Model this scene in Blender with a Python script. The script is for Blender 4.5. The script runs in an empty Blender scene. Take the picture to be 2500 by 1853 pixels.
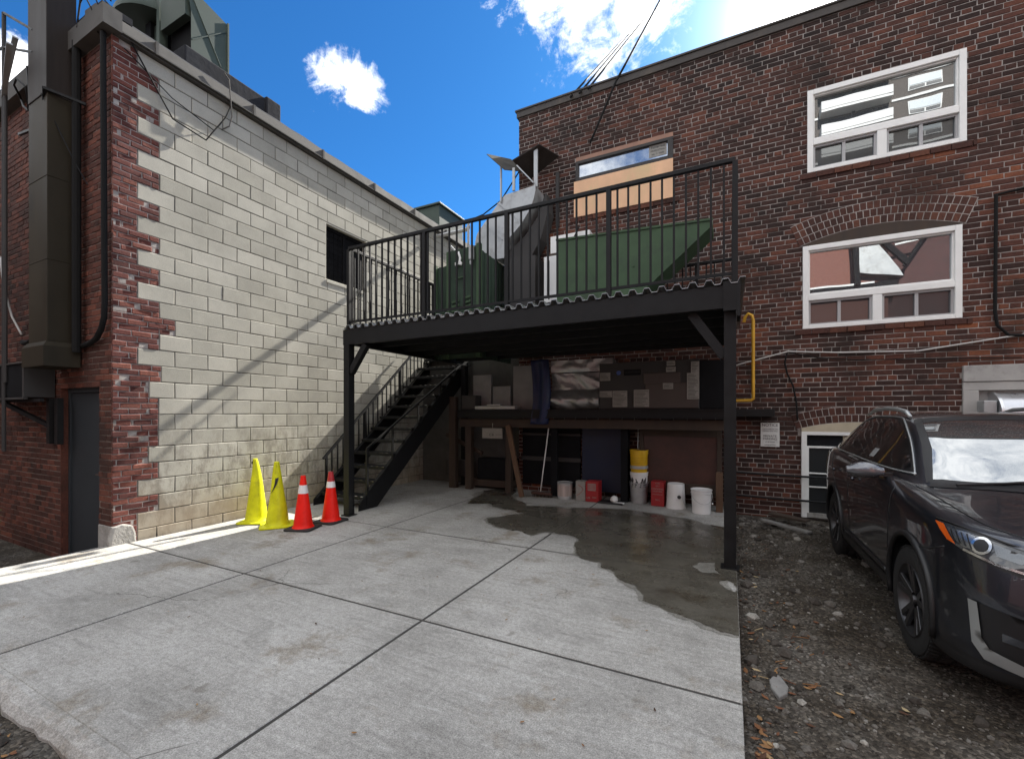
import bpy, bmesh, math, random
from mathutils import Vector, Matrix, noise
from mathutils.geometry import tessellate_polygon
from mathutils.bvhtree import BVHTree
R = math.radians
S = bpy.context.scene
COL = S.collection
rng = random.Random(7)
V = Vector

# ------------------------------------------------------------------ helpers
class MB:
    """collects vertices and faces of one mesh"""
    def __init__(s): s.v = []; s.f = []; s.m = []
    def add(s, vs, fs, mi=0):
        b = len(s.v); s.v += [tuple(v) for v in vs]
        s.f += [tuple(b+i for i in f) for f in fs]; s.m += [mi]*len(fs); return s
    def box(s, x0, x1, y0, y1, z0, z1, mi=0):
        return s.add([(x0,y0,z0),(x1,y0,z0),(x1,y1,z0),(x0,y1,z0),(x0,y0,z1),(x1,y0,z1),(x1,y1,z1),(x0,y1,z1)],
              [(0,3,2,1),(4,5,6,7),(0,1,5,4),(1,2,6,5),(2,3,7,6),(3,0,4,7)], mi)
    def bar(s, a, b, w, h=None, up=(0,0,1), mi=0):
        a = V(a); b = V(b); h = h or w; d = (b-a).normalized(); u = V(up)
        if abs(d.dot(u)) > .98: u = V((0,1,0))
        x = d.cross(u).normalized(); y = x.cross(d).normalized()
        vs = []
        for p in (a, b):
            for sx, sy in ((-1,-1),(1,-1),(1,1),(-1,1)): vs.append(p + x*sx*w/2 + y*sy*h/2)
        return s.add(vs, [(3,2,1,0),(4,5,6,7),(0,1,5,4),(1,2,6,5),(2,3,7,6),(3,0,4,7)], mi)
    def tube(s, pts, r, n=8, mi=0):
        pts = [V(p) for p in pts]; rings = []
        prev = None
        for i, p in enumerate(pts):
            d = (pts[min(i+1,len(pts)-1)] - pts[max(i-1,0)]).normalized()
            u = prev if prev else (V((0,0,1)) if abs(d.z) < .9 else V((1,0,0)))
            x = d.cross(u).normalized(); y = x.cross(d).normalized(); prev = y
            rr = r[i] if isinstance(r, (list,tuple)) else r
            rings.append([p + (x*math.cos(k*2*math.pi/n) + y*math.sin(k*2*math.pi/n))*rr for k in range(n)])
        vs = [q for ring in rings for q in ring]; fs = []
        for i in range(len(pts)-1):
            for k in range(n):
                a = i*n+k; b = i*n+(k+1)%n; fs.append((a, b, b+n, a+n))
        fs.append(tuple(range(n-1,-1,-1))); fs.append(tuple((len(pts)-1)*n+k for k in range(n)))
        return s.add(vs, fs, mi)
    def lathe(s, prof, c=(0,0,0), n=32, axis='Z', mi=0, cap=True):
        """profile of (r, h); closed with caps where r > 0"""
        vs = []; fs = []
        for (r, h) in prof:
            for k in range(n):
                t = k*2*math.pi/n; a, b = r*math.cos(t), r*math.sin(t)
                p = {'Z':(a,b,h), 'X':(h,a,b), 'Y':(b,h,a)}[axis]
                vs.append((c[0]+p[0], c[1]+p[1], c[2]+p[2]))
        for i in range(len(prof)-1):
            for k in range(n):
                a = i*n+k; b = i*n+(k+1)%n; fs.append((a, b, b+n, a+n))
        if cap and prof[0][0] > 1e-6: fs.append(tuple(range(n-1,-1,-1)))
        if cap and prof[-1][0] > 1e-6: fs.append(tuple((len(prof)-1)*n+k for k in range(n)))
        return s.add(vs, fs, mi)
    def prism(s, poly, axis, h0, h1, mi=0):
        """polygon extruded along an axis; poly in the two other axes (XZ for Y, YZ for X, XY for Z)"""
        def mk(p, h): return {'Y':(p[0],h,p[1]), 'X':(h,p[0],p[1]), 'Z':(p[0],p[1],h)}[axis]
        n = len(poly)
        vs = [mk(p,h0) for p in poly] + [mk(p,h1) for p in poly]
        tri = tessellate_polygon([[V((p[0],p[1],0)) for p in poly]])
        fs = [tuple(t) for t in tri] + [tuple(n+i for i in reversed(t)) for t in tri]
        fs += [(i,(i+1)%n,n+(i+1)%n,n+i) for i in range(n)]
        return s.add(vs, fs, mi)

def wloc(o):
    p = V((0,0,0))
    while o is not None: p += o.location; o = o.parent
    return p

def link(o): COL.objects.link(o); return o

def tag(o, label=None, cat=None, group=None, kind=None):
    for k, v in (('label',label),('category',cat),('group',group),('kind',kind)):
        if v: o[k] = v
    return o

def thing(name, loc, label, cat, group=None, rz=0):
    o = bpy.data.objects.new(name, None); o.empty_display_size = .1; link(o)
    o.location = loc; o.rotation_euler = (0,0,rz)
    return tag(o, label, cat, group)

def build(mb, name, mats, parent=None, smooth=False, bevel=0, local=False, recalc=True, auto=None):
    """link the collected geometry as ONE mesh object (world coordinates unless local)"""
    me = bpy.data.meshes.new(name)
    if parent is not None:
        off = V((0,0,0)) if local else wloc(parent)
    else:
        xs = [v[0] for v in mb.v]; ys = [v[1] for v in mb.v]; zs = [v[2] for v in mb.v]
        off = V(((min(xs)+max(xs))/2, (min(ys)+max(ys))/2, min(zs)))
    me.from_pydata([tuple(V(v)-off) for v in mb.v], [], mb.f)
    for p, mi in zip(me.polygons, mb.m): p.material_index = mi
    if recalc:
        bm = bmesh.new(); bm.from_mesh(me); bmesh.ops.recalc_face_normals(bm, faces=bm.faces); bm.to_mesh(me); bm.free()
    for m in (mats if isinstance(mats,(list,tuple)) else [mats]): me.materials.append(m)
    if smooth:
        for p in me.polygons: p.use_smooth = True
        if smooth != 'all': me.set_sharp_from_angle(angle=R(35 if smooth is True else smooth))
    o = bpy.data.objects.new(name, me); link(o)
    if parent is not None: o.parent = parent
    else: o.location = off
    if bevel:
        b = o.modifiers.new('bevel','BEVEL'); b.width = bevel; b.segments = 2; b.limit_method = 'ANGLE'; b.harden_normals = False
    return o

def copy_tree(o, parent=None):
    c = o.copy(); link(c); c.parent = parent
    for ch in [k for k in bpy.data.objects if k.parent is o]: copy_tree(ch, c)
    return c

def text(s, size, loc, rot, mat, name, parent=None, ext=.001, align='CENTER'):
    cu = bpy.data.curves.new(name,'FONT'); cu.body = s; cu.size = size; cu.extrude = ext; cu.align_x = align; cu.align_y = 'CENTER'
    t = bpy.data.objects.new(name, cu); link(t)
    me = bpy.data.meshes.new_from_object(t.evaluated_get(bpy.context.evaluated_depsgraph_get()))
    bpy.data.objects.remove(t); bpy.data.curves.remove(cu)
    me.materials.clear(); me.materials.append(mat)
    o = bpy.data.objects.new(name, me); link(o)
    o.parent = parent; o.location = V(loc) - (wloc(parent) if parent else V((0,0,0))); o.rotation_euler = rot
    return o

# ------------------------------------------------------------------ materials
class NT:
    def __init__(s, m): s.t = m.node_tree; s.n = s.t.nodes; s.l = s.t.links
    def new(s, ty, **kw):
        n = s.n.new(ty)
        for k, v in kw.items(): setattr(n, k, v)
        return n
    def put(s, sock, val):
        if isinstance(val, bpy.types.NodeSocket): s.l.new(val, sock)
        elif val is not None: sock.default_value = val
    def math(s, op, a, b=None, clamp=False):
        n = s.new('ShaderNodeMath', operation=op); n.use_clamp = clamp
        s.put(n.inputs[0], a); s.put(n.inputs[1], b); return n.outputs[0]
    def vmath(s, op, a, b=None):
        n = s.new('ShaderNodeVectorMath', operation=op); s.put(n.inputs[0], a); s.put(n.inputs[1], b)
        return n.outputs['Value'] if op in ('LENGTH','DISTANCE','DOT_PRODUCT') else n.outputs[0]
    def mix(s, f, a, b, ty='MIX'):
        n = s.new('ShaderNodeMix', data_type='RGBA', blend_type=ty); n.clamp_factor = True
        s.put(n.inputs[0], f); s.put(n.inputs[6], a); s.put(n.inputs[7], b); return n.outputs[2]
    def noise(s, vec, scale, detail=5, rough=.6, dist=0):
        n = s.new('ShaderNodeTexNoise'); s.put(n.inputs['Vector'], vec); n.inputs['Scale'].default_value = scale
        n.inputs['Detail'].default_value = detail; n.inputs['Roughness'].default_value = rough; n.inputs['Distortion'].default_value = dist
        return n.outputs[0]
    def ramp(s, f, stops, mode='LINEAR'):
        n = s.new('ShaderNodeValToRGB'); cr = n.color_ramp; cr.interpolation = mode
        while len(cr.elements) < len(stops): cr.elements.new(.5)
        for e, (p, c) in zip(cr.elements, stops):
            e.position = p; e.color = c if len(c) == 4 else (*c, 1)
        s.put(n.inputs[0], f); return n.outputs[0]
    def maprange(s, v, a, b, c=0., d=1., smooth=True):
        n = s.new('ShaderNodeMapRange'); n.interpolation_type = 'SMOOTHSTEP' if smooth else 'LINEAR'
        s.put(n.inputs[0], v)
        for i, q in enumerate((a,b,c,d)): n.inputs[i+1].default_value = q
        return n.outputs[0]
    def scalevec(s, v, sc):
        n = s.new('ShaderNodeMapping'); s.put(n.inputs[0], v); n.inputs['Scale'].default_value = sc; return n.outputs[0]

def rgb(*c): return (*c, 1.0)
_mats = {}
def base(name):
    m = bpy.data.materials.new(name); m.use_nodes = True; nt = NT(m)
    return m, nt, nt.n['Principled BSDF']

def M(name, col, rough=.6, metal=0., var=.2, vs=5., bump=.15, bs=60., coat=0., dirt=None, ds=3., dlo=.5, dhi=.7, streak=None, spec=.5, bdist=.004):
    if name in _mats: return _mats[name]
    m, t, b = base(name); co = t.new('ShaderNodeTexCoord').outputs['Object']
    geo = t.new('ShaderNodeNewGeometry'); pos = geo.outputs['Position']
    if streak: pos2 = t.scalevec(pos, streak)
    else: pos2 = pos
    n1 = t.noise(pos2, vs, 6)
    f = t.maprange(n1, .25, .75, 1-var, 1+var, False)
    c = t.mix(1., rgb(*col), f, 'MULTIPLY')
    if dirt:
        c = t.mix(t.math('MULTIPLY', t.maprange(t.noise(pos2, ds, 8, .7), dlo, dhi), .85), c, rgb(*dirt))
    t.l.new(c, b.inputs['Base Color'])
    b.inputs['Metallic'].default_value = metal
    t.put(b.inputs['Roughness'], t.maprange(n1, .3, .7, max(rough-.08,.02), min(rough+.08,1), False))
    b.inputs['Coat Weight'].default_value = coat; b.inputs['Coat Roughness'].default_value = .03
    b.inputs['Specular IOR Level'].default_value = spec
    if bump:
        bp = t.new('ShaderNodeBump'); bp.inputs['Strength'].default_value = bump; bp.inputs['Distance'].default_value = bdist
        t.put(bp.inputs['Height'], t.noise(pos2, bs, 4)); t.l.new(bp.outputs[0], b.inputs['Normal'])
    _mats[name] = m; return m

def brick_mat(name, stops, dirt=(.02,.016,.014), dirtamt=.55, efflo=None, eflo=(.6,.75), big=.45, warm=.5):
    m, t, b = base(name)
    geo = t.new('ShaderNodeNewGeometry'); pos = geo.outputs['Position']; isl = geo.outputs['Random Per Island']
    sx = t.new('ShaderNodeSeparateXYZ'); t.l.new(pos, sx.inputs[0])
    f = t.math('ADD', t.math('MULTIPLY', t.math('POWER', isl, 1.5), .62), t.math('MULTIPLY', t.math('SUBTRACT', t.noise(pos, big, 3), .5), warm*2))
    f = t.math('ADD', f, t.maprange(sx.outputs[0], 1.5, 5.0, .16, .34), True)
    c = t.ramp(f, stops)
    c = t.mix(1., c, t.maprange(t.noise(pos, 34, 5, .75), .25, .75, .55, 1.4, False), 'MULTIPLY')
    c = t.mix(t.math('MULTIPLY', t.maprange(t.noise(pos, 1.1, 7, .65), .48, .68), dirtamt), c, rgb(*dirt))
    if efflo:
        c = t.mix(t.math('MULTIPLY', t.maprange(t.noise(t.scalevec(pos,(1,1,2.2)), 30, 8, .8), *eflo), .22), c, rgb(*efflo))
    t.l.new(c, b.inputs['Base Color']); b.inputs['Roughness'].default_value = .85; b.inputs['Specular IOR Level'].default_value = .25
    bp = t.new('ShaderNodeBump'); bp.inputs['Strength'].default_value = .7; bp.inputs['Distance'].default_value = .006
    t.put(bp.inputs['Height'], t.noise(pos, 55, 6, .7)); t.l.new(bp.outputs[0], b.inputs['Normal'])
    return m

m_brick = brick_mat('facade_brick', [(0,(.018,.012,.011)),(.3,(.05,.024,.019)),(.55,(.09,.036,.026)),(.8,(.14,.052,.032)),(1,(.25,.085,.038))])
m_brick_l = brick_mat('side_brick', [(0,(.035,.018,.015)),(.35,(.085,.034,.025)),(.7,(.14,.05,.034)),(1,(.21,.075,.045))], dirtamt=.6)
m_brick_q = brick_mat('quoin_brick', [(0,(.055,.02,.018)),(.5,(.13,.042,.034)),(1,(.22,.08,.055))], dirtamt=.4, efflo=(.30,.21,.175), eflo=(.60,.78))
m_mortar = M('mortar', (.34,.31,.285), .95, var=.35, vs=9, bump=.6, bs=120, dirt=(.08,.068,.06), ds=1.1, dlo=.48, dhi=.68)
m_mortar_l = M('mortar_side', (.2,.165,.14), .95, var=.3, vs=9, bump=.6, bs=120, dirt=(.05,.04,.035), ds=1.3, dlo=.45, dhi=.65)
m_arch = brick_mat('arch_brick', [(0,(.035,.02,.017)),(.5,(.085,.036,.027)),(1,(.15,.06,.035))], dirtamt=.35)

def block_mat():
    m, t, b = base('concrete_block')
    geo = t.new('ShaderNodeNewGeometry'); pos = geo.outputs['Position']; isl = geo.outputs['Random Per Island']
    z = t.new('ShaderNodeSeparateXYZ'); t.l.new(pos, z.inputs[0]); z = z.outputs[2]
    c = t.ramp(isl, [(0,(.35,.336,.285)),(.5,(.40,.384,.328)),(1,(.45,.432,.372))])
    c = t.mix(1., c, t.maprange(t.noise(pos, 120, 3, .8), .2, .8, .72, 1.25, False), 'MULTIPLY')
    c = t.mix(1., c, t.maprange(t.noise(pos, 2.2, 6, .65), .3, .7, .86, 1.1, False), 'MULTIPLY')
    # weathering low on the wall: grey brown grime with a ragged upper edge
    low = t.math('MULTIPLY', t.maprange(t.math('ADD', z, t.math('MULTIPLY', t.noise(pos, 1.2, 5), .9)), .9, 2.5, 1., 0.),
                 t.maprange(t.noise(t.scalevec(pos,(1,1,.55)), 5.5, 8, .75), .42, .62))
    c = t.mix(t.math('MULTIPLY', low, .75), c, rgb(.16,.14,.115))
    low2 = t.maprange(t.math('ADD', z, t.math('MULTIPLY', t.noise(pos, 2.6, 5), .8)), .5, 1.15, .55, 0.)
    c = t.mix(low2, c, rgb(.30,.235,.16))
    pit = t.maprange(t.noise(pos, 26, 6, .8), .69, .74)
    c = t.mix(t.math('MULTIPLY', pit, .7), c, rgb(.09,.08,.07))
    t.l.new(c, b.inputs['Base Color']); b.inputs['Roughness'].default_value = .9; b.inputs['Specular IOR Level'].default_value = .2
    bp = t.new('ShaderNodeBump'); bp.inputs['Strength'].default_value = .32; bp.inputs['Distance'].default_value = .0025
    t.put(bp.inputs['Height'], t.math('ADD', t.noise(pos, 170, 3, .7), t.math('MULTIPLY', t.noise(pos, 24, 5), .8))); t.l.new(bp.outputs[0], b.inputs['Normal'])
    return m
m_block = block_mat()
m_bjoint = M('block_joint', (.06,.055,.046), .95, var=.5, vs=7, bump=.3)

def concrete(name, wet=False):
    m, t, b = base(name)
    geo = t.new('ShaderNodeNewGeometry'); pos = geo.outputs['Position']
    c = t.ramp(t.noise(pos, .9, 7, .66), [(.3,(.235,.228,.21)),(.5,(.355,.346,.322)),(.7,(.45,.442,.415))])
    st = t.noise(t.scalevec(pos,(1.1,9.,1)), 2.4, 9, .74, .5)              # broom strokes along X
    c = t.mix(t.math('MULTIPLY', t.maprange(st, .5, .68), .42), c, rgb(.17,.165,.155))
    c = t.mix(t.math('MULTIPLY', t.maprange(st, .48, .3), .3), c, rgb(.58,.575,.56))
    stain = t.maprange(t.noise(pos, 1.7, 9, .7), .53, .68)
    c = t.mix(t.math('MULTIPLY', stain, .7), c, rgb(.19,.155,.11))
    c = t.mix(1., c, t.maprange(t.noise(pos, 130, 4, .85), .3, .7, .4, 1.55, False), 'MULTIPLY')
    c = t.mix(1., c, t.maprange(t.noise(pos, 30, 6, .8), .3, .7, .66, 1.28, False), 'MULTIPLY')
    pit = t.maprange(t.noise(pos, 21, 7, .8), .69, .735)
    c = t.mix(t.math('MULTIPLY', pit, .8), c, rgb(.06,.055,.05))
    oil = t.maprange(t.noise(pos, 3.1, 3, .5), .70, .76)
    c = t.mix(t.math('MULTIPLY', oil, .45), c, rgb(.10,.085,.065))
    arc = None
    for cx_, cy_, r_ in ((-1.2,-3.2,6.1),(-1.2,-3.2,7.55),(-6.5,-2.0,5.3)):
        d_ = t.vmath('LENGTH', t.scalevec(t.vmath('SUBTRACT', pos, (cx_,cy_,0)), (1,1,0)))
        q_ = t.maprange(t.math('ABSOLUTE', t.math('SUBTRACT', d_, r_)), .11, .05)
        arc = q_ if arc is None else t.math('MAXIMUM', arc, q_)
    arc = t.math('MULTIPLY', arc, t.maprange(t.noise(pos, 2.2, 7, .75), .44, .66))
    c = t.mix(t.math('MULTIPLY', arc, .34), c, rgb(.13,.125,.115))
    vo = t.new('ShaderNodeTexVoronoi', feature='DISTANCE_TO_EDGE'); vo.inputs['Scale'].default_value = .55
    t.put(vo.inputs['Vector'], t.vmath('ADD', pos, t.vmath('MULTIPLY', t.mix(1., t.noise(pos, 3.5, 5), rgb(1,1,1), 'MULTIPLY'), (.22,.22,.22))))
    ck = t.math('MULTIPLY', t.maprange(vo.outputs['Distance'], .0032, .0012), t.maprange(t.noise(pos, .7, 2), .54, .6))
    c = t.mix(t.math('MULTIPLY', ck, .7), c, rgb(.07,.065,.058))
    if wet:
        c = t.mix(1., c, rgb(.27,.255,.22) if wet is True else rgb(wet,wet*.98,wet*.93), 'MULTIPLY')
        mud = t.maprange(t.noise(t.scalevec(pos,(1,1.8,1)), 1.3, 7, .7), .52, .72)
        c = t.mix(t.math('MULTIPLY', mud, .7 if wet is True else 0.), c, rgb(.032,.024,.017))
        t.put(b.inputs['Roughness'], t.maprange(t.noise(pos, 2.5, 5), .35, .65, .16, .42) if wet is True else .75)
    else: b.inputs['Roughness'].default_value = .88
    t.l.new(c, b.inputs['Base Color']); b.inputs['Specular IOR Level'].default_value = .5 if wet else .25
    bp = t.new('ShaderNodeBump'); bp.inputs['Strength'].default_value = .12 if wet else .5; bp.inputs['Distance'].default_value = .004
    t.put(bp.inputs['Height'], t.math('ADD', t.noise(pos, 110, 4, .75), t.math('MULTIPLY', st, .6))); t.l.new(bp.outputs[0], b.inputs['Normal'])
    return m
m_conc = concrete('slab_concrete'); m_wet = concrete('wet_concrete', True)
m_conc_old = M('old_concrete', (.30,.29,.27), .92, var=.3, vs=6, bump=.8, bs=35, dirt=(.2,.19,.165), ds=5, bdist=.012)
m_shard = M('shard_stone', (.19,.185,.175), .9, var=.35, vs=8, bump=.7, bs=40, dirt=(.09,.08,.07), ds=6)
m_joint = M('joint_dirt', (.045,.042,.038), .95, var=.4, bump=.5)

def gravel_mat():
    m, t, b = base('gravel_dirt')
    pos = t.new('ShaderNodeNewGeometry').outputs['Position']
    c = t.ramp(t.noise(pos, 1.6, 8, .7), [(.3,(.024,.018,.012)),(.45,(.058,.048,.037)),(.58,(.10,.089,.075)),(.75,(.16,.15,.135))])
    vo = t.new('ShaderNodeTexVoronoi'); vo.inputs['Scale'].default_value = 62; t.l.new(pos, vo.inputs['Vector'])
    g = t.ramp(vo.outputs['Color'], [(0,(.3,.3,.3)),(.6,(1,1,1)),(1,(2.6,2.6,2.6))])
    c = t.mix(.85, c, g, 'MULTIPLY')
    t.l.new(c, b.inputs['Base Color']); b.inputs['Roughness'].default_value = .95; b.inputs['Specular IOR Level'].default_value = .2
    bp = t.new('ShaderNodeBump'); bp.inputs['Strength'].default_value = 1; bp.inputs['Distance'].default_value = .012
    t.put(bp.inputs['Height'], t.math('SUBTRACT', t.math('MULTIPLY', t.noise(pos, 40, 5, .7), 1.), vo.outputs['Distance'])); t.l.new(bp.outputs[0], b.inputs['Normal'])
    return m
m_gravel = gravel_mat()
def stone_mat():
    m, t, b = base('pebbles')
    geo = t.new('ShaderNodeNewGeometry')
    c = t.ramp(geo.outputs['Random Per Island'], [(0,(.024,.019,.014)),(.35,(.06,.051,.042)),(.7,(.105,.094,.08)),(.95,(.17,.158,.14)),(1,(.32,.305,.27))])
    c = t.mix(1., c, t.maprange(t.noise(geo.outputs['Position'], 90, 4), .3, .7, .65, 1.25, False), 'MULTIPLY')
    t.l.new(c, b.inputs['Base Color']); b.inputs['Roughness'].default_value = .9
    return m
m_stone = stone_mat()
def leaf_mat():
    m, t, b = base('dead_leaves')
    c = t.ramp(t.new('ShaderNodeNewGeometry').outputs['Random Per Island'], [(0,(.04,.018,.008)),(.45,(.14,.05,.018)),(.8,(.26,.14,.05)),(1,(.38,.3,.17))])
    t.l.new(c, b.inputs['Base Color']); b.inputs['Roughness'].default_value = .8
    return m
m_leaf = leaf_mat()

m_steel = M('black_steel', (.009,.0092,.0098), .55, .0, var=.45, vs=7, bump=.2, bs=40, spec=.25, dirt=(.022,.017,.013), ds=9, dlo=.58, dhi=.75)
m_deckpan = M('galvanised_deck', (.42,.44,.45), .4, .8, var=.2, bump=.1, dirt=(.18,.18,.17), ds=5)
m_galv = M('galvanised_sheet', (.40,.41,.41), .48, .45, var=.18, vs=3, bump=.1, bs=9, dirt=(.24,.235,.22), ds=2.5)
m_galv_d = M('weathered_duct', (.038,.032,.022), .6, .0, var=.35, vs=1.6, bump=.15, bs=6, dirt=(.025,.023,.02), ds=2., streak=(1,1,.35), spec=.12)
m_duct_top = M('rusty_duct', (.034,.028,.025), .6, .0, var=.45, vs=5, bump=.25, bs=20, dirt=(.03,.026,.024), ds=4, streak=(1,1,.08), spec=.12)
m_green = M('green_paint', (.052,.088,.048), .6, 0, spec=.2, var=.25, vs=1.8, bump=.06, bs=14, dirt=(.045,.06,.045), ds=2.2, dlo=.5, dhi=.75)
m_green_d = M('dark_green_paint', (.032,.052,.036), .6, 0, spec=.2, var=.25, vs=2.5, bump=.05)
m_roofgreen = M('grey_green_sheet', (.062,.082,.068), .6, .0, spec=.2, var=.15, vs=2, bump=.05)
m_roofdark = M('roof_membrane', (.03,.031,.035), .9, 0, spec=.08, var=.3, vs=3, bump=.25, bs=10, bdist=.02)
m_flash = M('metal_flashing', (.10,.096,.09), .8, .0, spec=.1, var=.3, vs=4, bump=.15, bs=14, dirt=(.08,.08,.078), ds=2)
m_white = M('white_frame', (.78,.78,.75), .45, 0, var=.06, bump=.03, dirt=(.5,.48,.44), ds=6, dlo=.6, dhi=.8)
m_whitep = M('white_plastic', (.74,.74,.72), .4, 0, var=.08, bump=.02, dirt=(.45,.43,.4), ds=9, dlo=.6, dhi=.75)
m_black = M('black_rubber', (.012,.012,.012), .8, 0, spec=.15, var=.3, bump=.15)
m_dark = M('dark_panel', (.011,.0115,.013), .8, 0, spec=.1, var=.4, vs=3, bump=.1)
m_darkblue = M('blue_panel', (.006,.011,.034), .6, 0, var=.3, vs=2, bump=.1)
m_tarp = M('blue_tarp', (.012,.02,.07), .55, 0, var=.35, vs=4, bump=.5, bs=9, bdist=.02)
m_wood = M('brown_timber', (.12,.066,.036), .75, 0, var=.4, vs=7, bump=.3, bs=30, streak=(1,1,.15))
m_wood_d = M('dark_timber', (.045,.03,.021), .8, 0, var=.4, vs=7, bump=.3, bs=30, streak=(1,1,.15))
m_cab = M('red_brown_wood', (.05,.018,.012), .5, 0, var=.45, vs=4, bump=.15, dirt=(.03,.014,.01), ds=3)
m_ply = M('plywood', (.74,.46,.28), .8, 0, var=.16, vs=2.5, bump=.12, bs=30, dirt=(.62,.47,.26), ds=1.6, dlo=.5, dhi=.7, streak=(1,1,.45))
m_void = M('void_black', (.012,.012,.013), 1., 0, var=.4, vs=3, bump=0, spec=0.)  # even matt black without gloss for window pane, frame and grille
m_hvac = M('grey_enamel', (.05,.048,.047), .6, .0, spec=.2, var=.12, vs=2, bump=.04)
m_label = M('paper_label', (.27,.26,.235), .7, 0, var=.15, vs=20, bump=0)
m_ink = M('ink', (.03,.03,.03), .7, 0, var=.1, bump=0)
m_foil = M('crinkled_foil', (.40,.41,.41), .42, .85, var=.15, vs=3, bump=.6, bs=7, bdist=.03)
m_gas = M('yellow_gas_pipe', (.55,.30,.02), .5, 0, var=.2, bump=.05)
m_coney = M('yellow_cone', (.62,.62,.012), .45, 0, var=.2, vs=6, bump=.06, spec=.25, dirt=(.30,.28,.03), ds=8, dlo=.54, dhi=.78)
m_coner = M('red_orange_cone', (.82,.012,.004), .5, 0, var=.16, vs=7, bump=.06, spec=.3, dirt=(.42,.02,.012), ds=9, dlo=.58, dhi=.8)
m_refl = M('reflective_collar', (.78,.76,.74), .35, 0, var=.1, vs=16, bump=.1)
m_conebase = M('cone_base', (.02,.019,.019), .75, 0, var=.3, bump=.3)
m_red = M('red_carton', (.30,.012,.014), .5, 0, var=.12, bump=.05)
m_yel = M('yellow_pail', (.62,.38,.012), .4, 0, var=.12, bump=.03)
m_cream = M('cream_trim', (.46,.40,.29), .6, 0, var=.15, bump=.1)
m_stonelint = M('limestone', (.36,.35,.33), .85, 0, var=.15, vs=4, bump=.3, bs=40, dirt=(.22,.21,.2), ds=3)
m_cable_w = M('pale_cable', (.45,.44,.42), .6, 0, var=.1, bump=0)
m_door = M('grey_door', (.034,.039,.044), .6, .0, spec=.15, var=.12, vs=1.5, bump=.05)
m_green_leaf = M('green_leaves', (.07,.085,.02), .6, 0, var=.5, vs=14, bump=.1)

def glass_mat(name, tint=(.012,.014,.016), refl=.32):
    m, t, b = base(name)
    b.inputs['Base Color'].default_value = rgb(*tint); b.inputs['Roughness'].default_value = .35
    g = t.new('ShaderNodeBsdfGlossy'); g.inputs['Roughness'].default_value = .006; g.inputs['Color'].default_value = (.9,.93,.95,1)
    pos = t.new('ShaderNodeNewGeometry').outputs['Position']
    bp = t.new('ShaderNodeBump'); bp.inputs['Strength'].default_value = .10; bp.inputs['Distance'].default_value = .006
    t.put(bp.inputs['Height'], t.noise(pos, 1.6, 1)); t.l.new(bp.outputs[0], g.inputs['Normal'])
    lw = t.new('ShaderNodeFresnel'); lw.inputs[0].default_value = 1.5
    f = t.math('ADD', t.math('MULTIPLY', lw.outputs[0], 1.-refl), refl, True)
    mx = t.new('ShaderNodeMixShader'); t.l.new(f, mx.inputs[0]); t.l.new(b.outputs[0], mx.inputs[1]); t.l.new(g.outputs[0], mx.inputs[2])
    t.l.new(mx.outputs[0], t.n['Material Output'].inputs[0])
    return m
m_glass = glass_mat('window_glass', refl=.30); m_glass_d = glass_mat('dark_glass', (.02,.022,.023), .04); m_glass_c = glass_mat('car_glass', (.004,.004,.005), .04)
m_glass_w = glass_mat('windscreen_glass', (.01,.012,.014), .34); m_glass_b = glass_mat('transom_glass', (.12,.15,.2), .45)

def carpaint():
    m, t, b = base('dark_grey_metallic')
    b.inputs['Base Color'].default_value = rgb(.045,.05,.064); b.inputs['Metallic'].default_value = .85; b.inputs['Roughness'].default_value = .3
    b.inputs['Coat Weight'].default_value = 1; b.inputs['Coat Roughness'].default_value = .02
    return m
m_paint = carpaint()
m_chrome = M('chrome', (.6,.61,.62), .15, 1., var=.05, bump=0)
m_silver = M('silver_trim', (.38,.4,.4), .35, .6, var=.05, bump=0)
m_tyre = M('tyre_rubber', (.012,.012,.012), .8, 0, var=.2, bump=.15)
m_rim = M('dark_alloy', (.06,.06,.063), .35, .7, var=.08, bump=0)
m_carblk = M('black_trim', (.009,.009,.01), .45, 0, var=.1, bump=.03)
m_amber = M('amber_lens', (.55,.09,.01), .2, 0, var=.05, bump=0, coat=1)
m_lamp = M('lamp_reflector', (.3,.31,.32), .2, .9, var=.1, bump=0)
m_lens = M('lamp_housing', (.03,.034,.04), .1, 0, var=.1, bump=0, coat=1)

# ------------------------------------------------------------------ masonry
Z = V((0,0,1))
def quad_unit(mb, O, U, N, q, dep=.014, cham=.004, jit=.0, mi=0):
    """one brick or block from its four in-plane corners (u,z), rounded at the edge"""
    cx = sum(p[0] for p in q)/4; cz = sum(p[1] for p in q)/4
    d = rng.uniform(-jit, jit); tu = rng.uniform(-jit, jit)*.6
    def P(u, z, n): return O + U*u + Z*z + N*n
    back = [P(u,z,-dep) for u,z in q]; mid = [P(u,z,-cham) for u,z in q]; fr = []
    for u, z in q:
        su = 1 if u < cx else -1; sz = 1 if z < cz else -1
        fr.append(P(u+su*cham*1.3, z+sz*cham*1.3, d + tu*(-su)))
    b = [(8,9,10,11)]
    for i in range(4):
        j = (i+1)%4; b += [(4+i,4+j,8+j,8+i),(i,j,4+j,4+i)]
    mb.add(back+mid+fr, b, mi)

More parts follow.
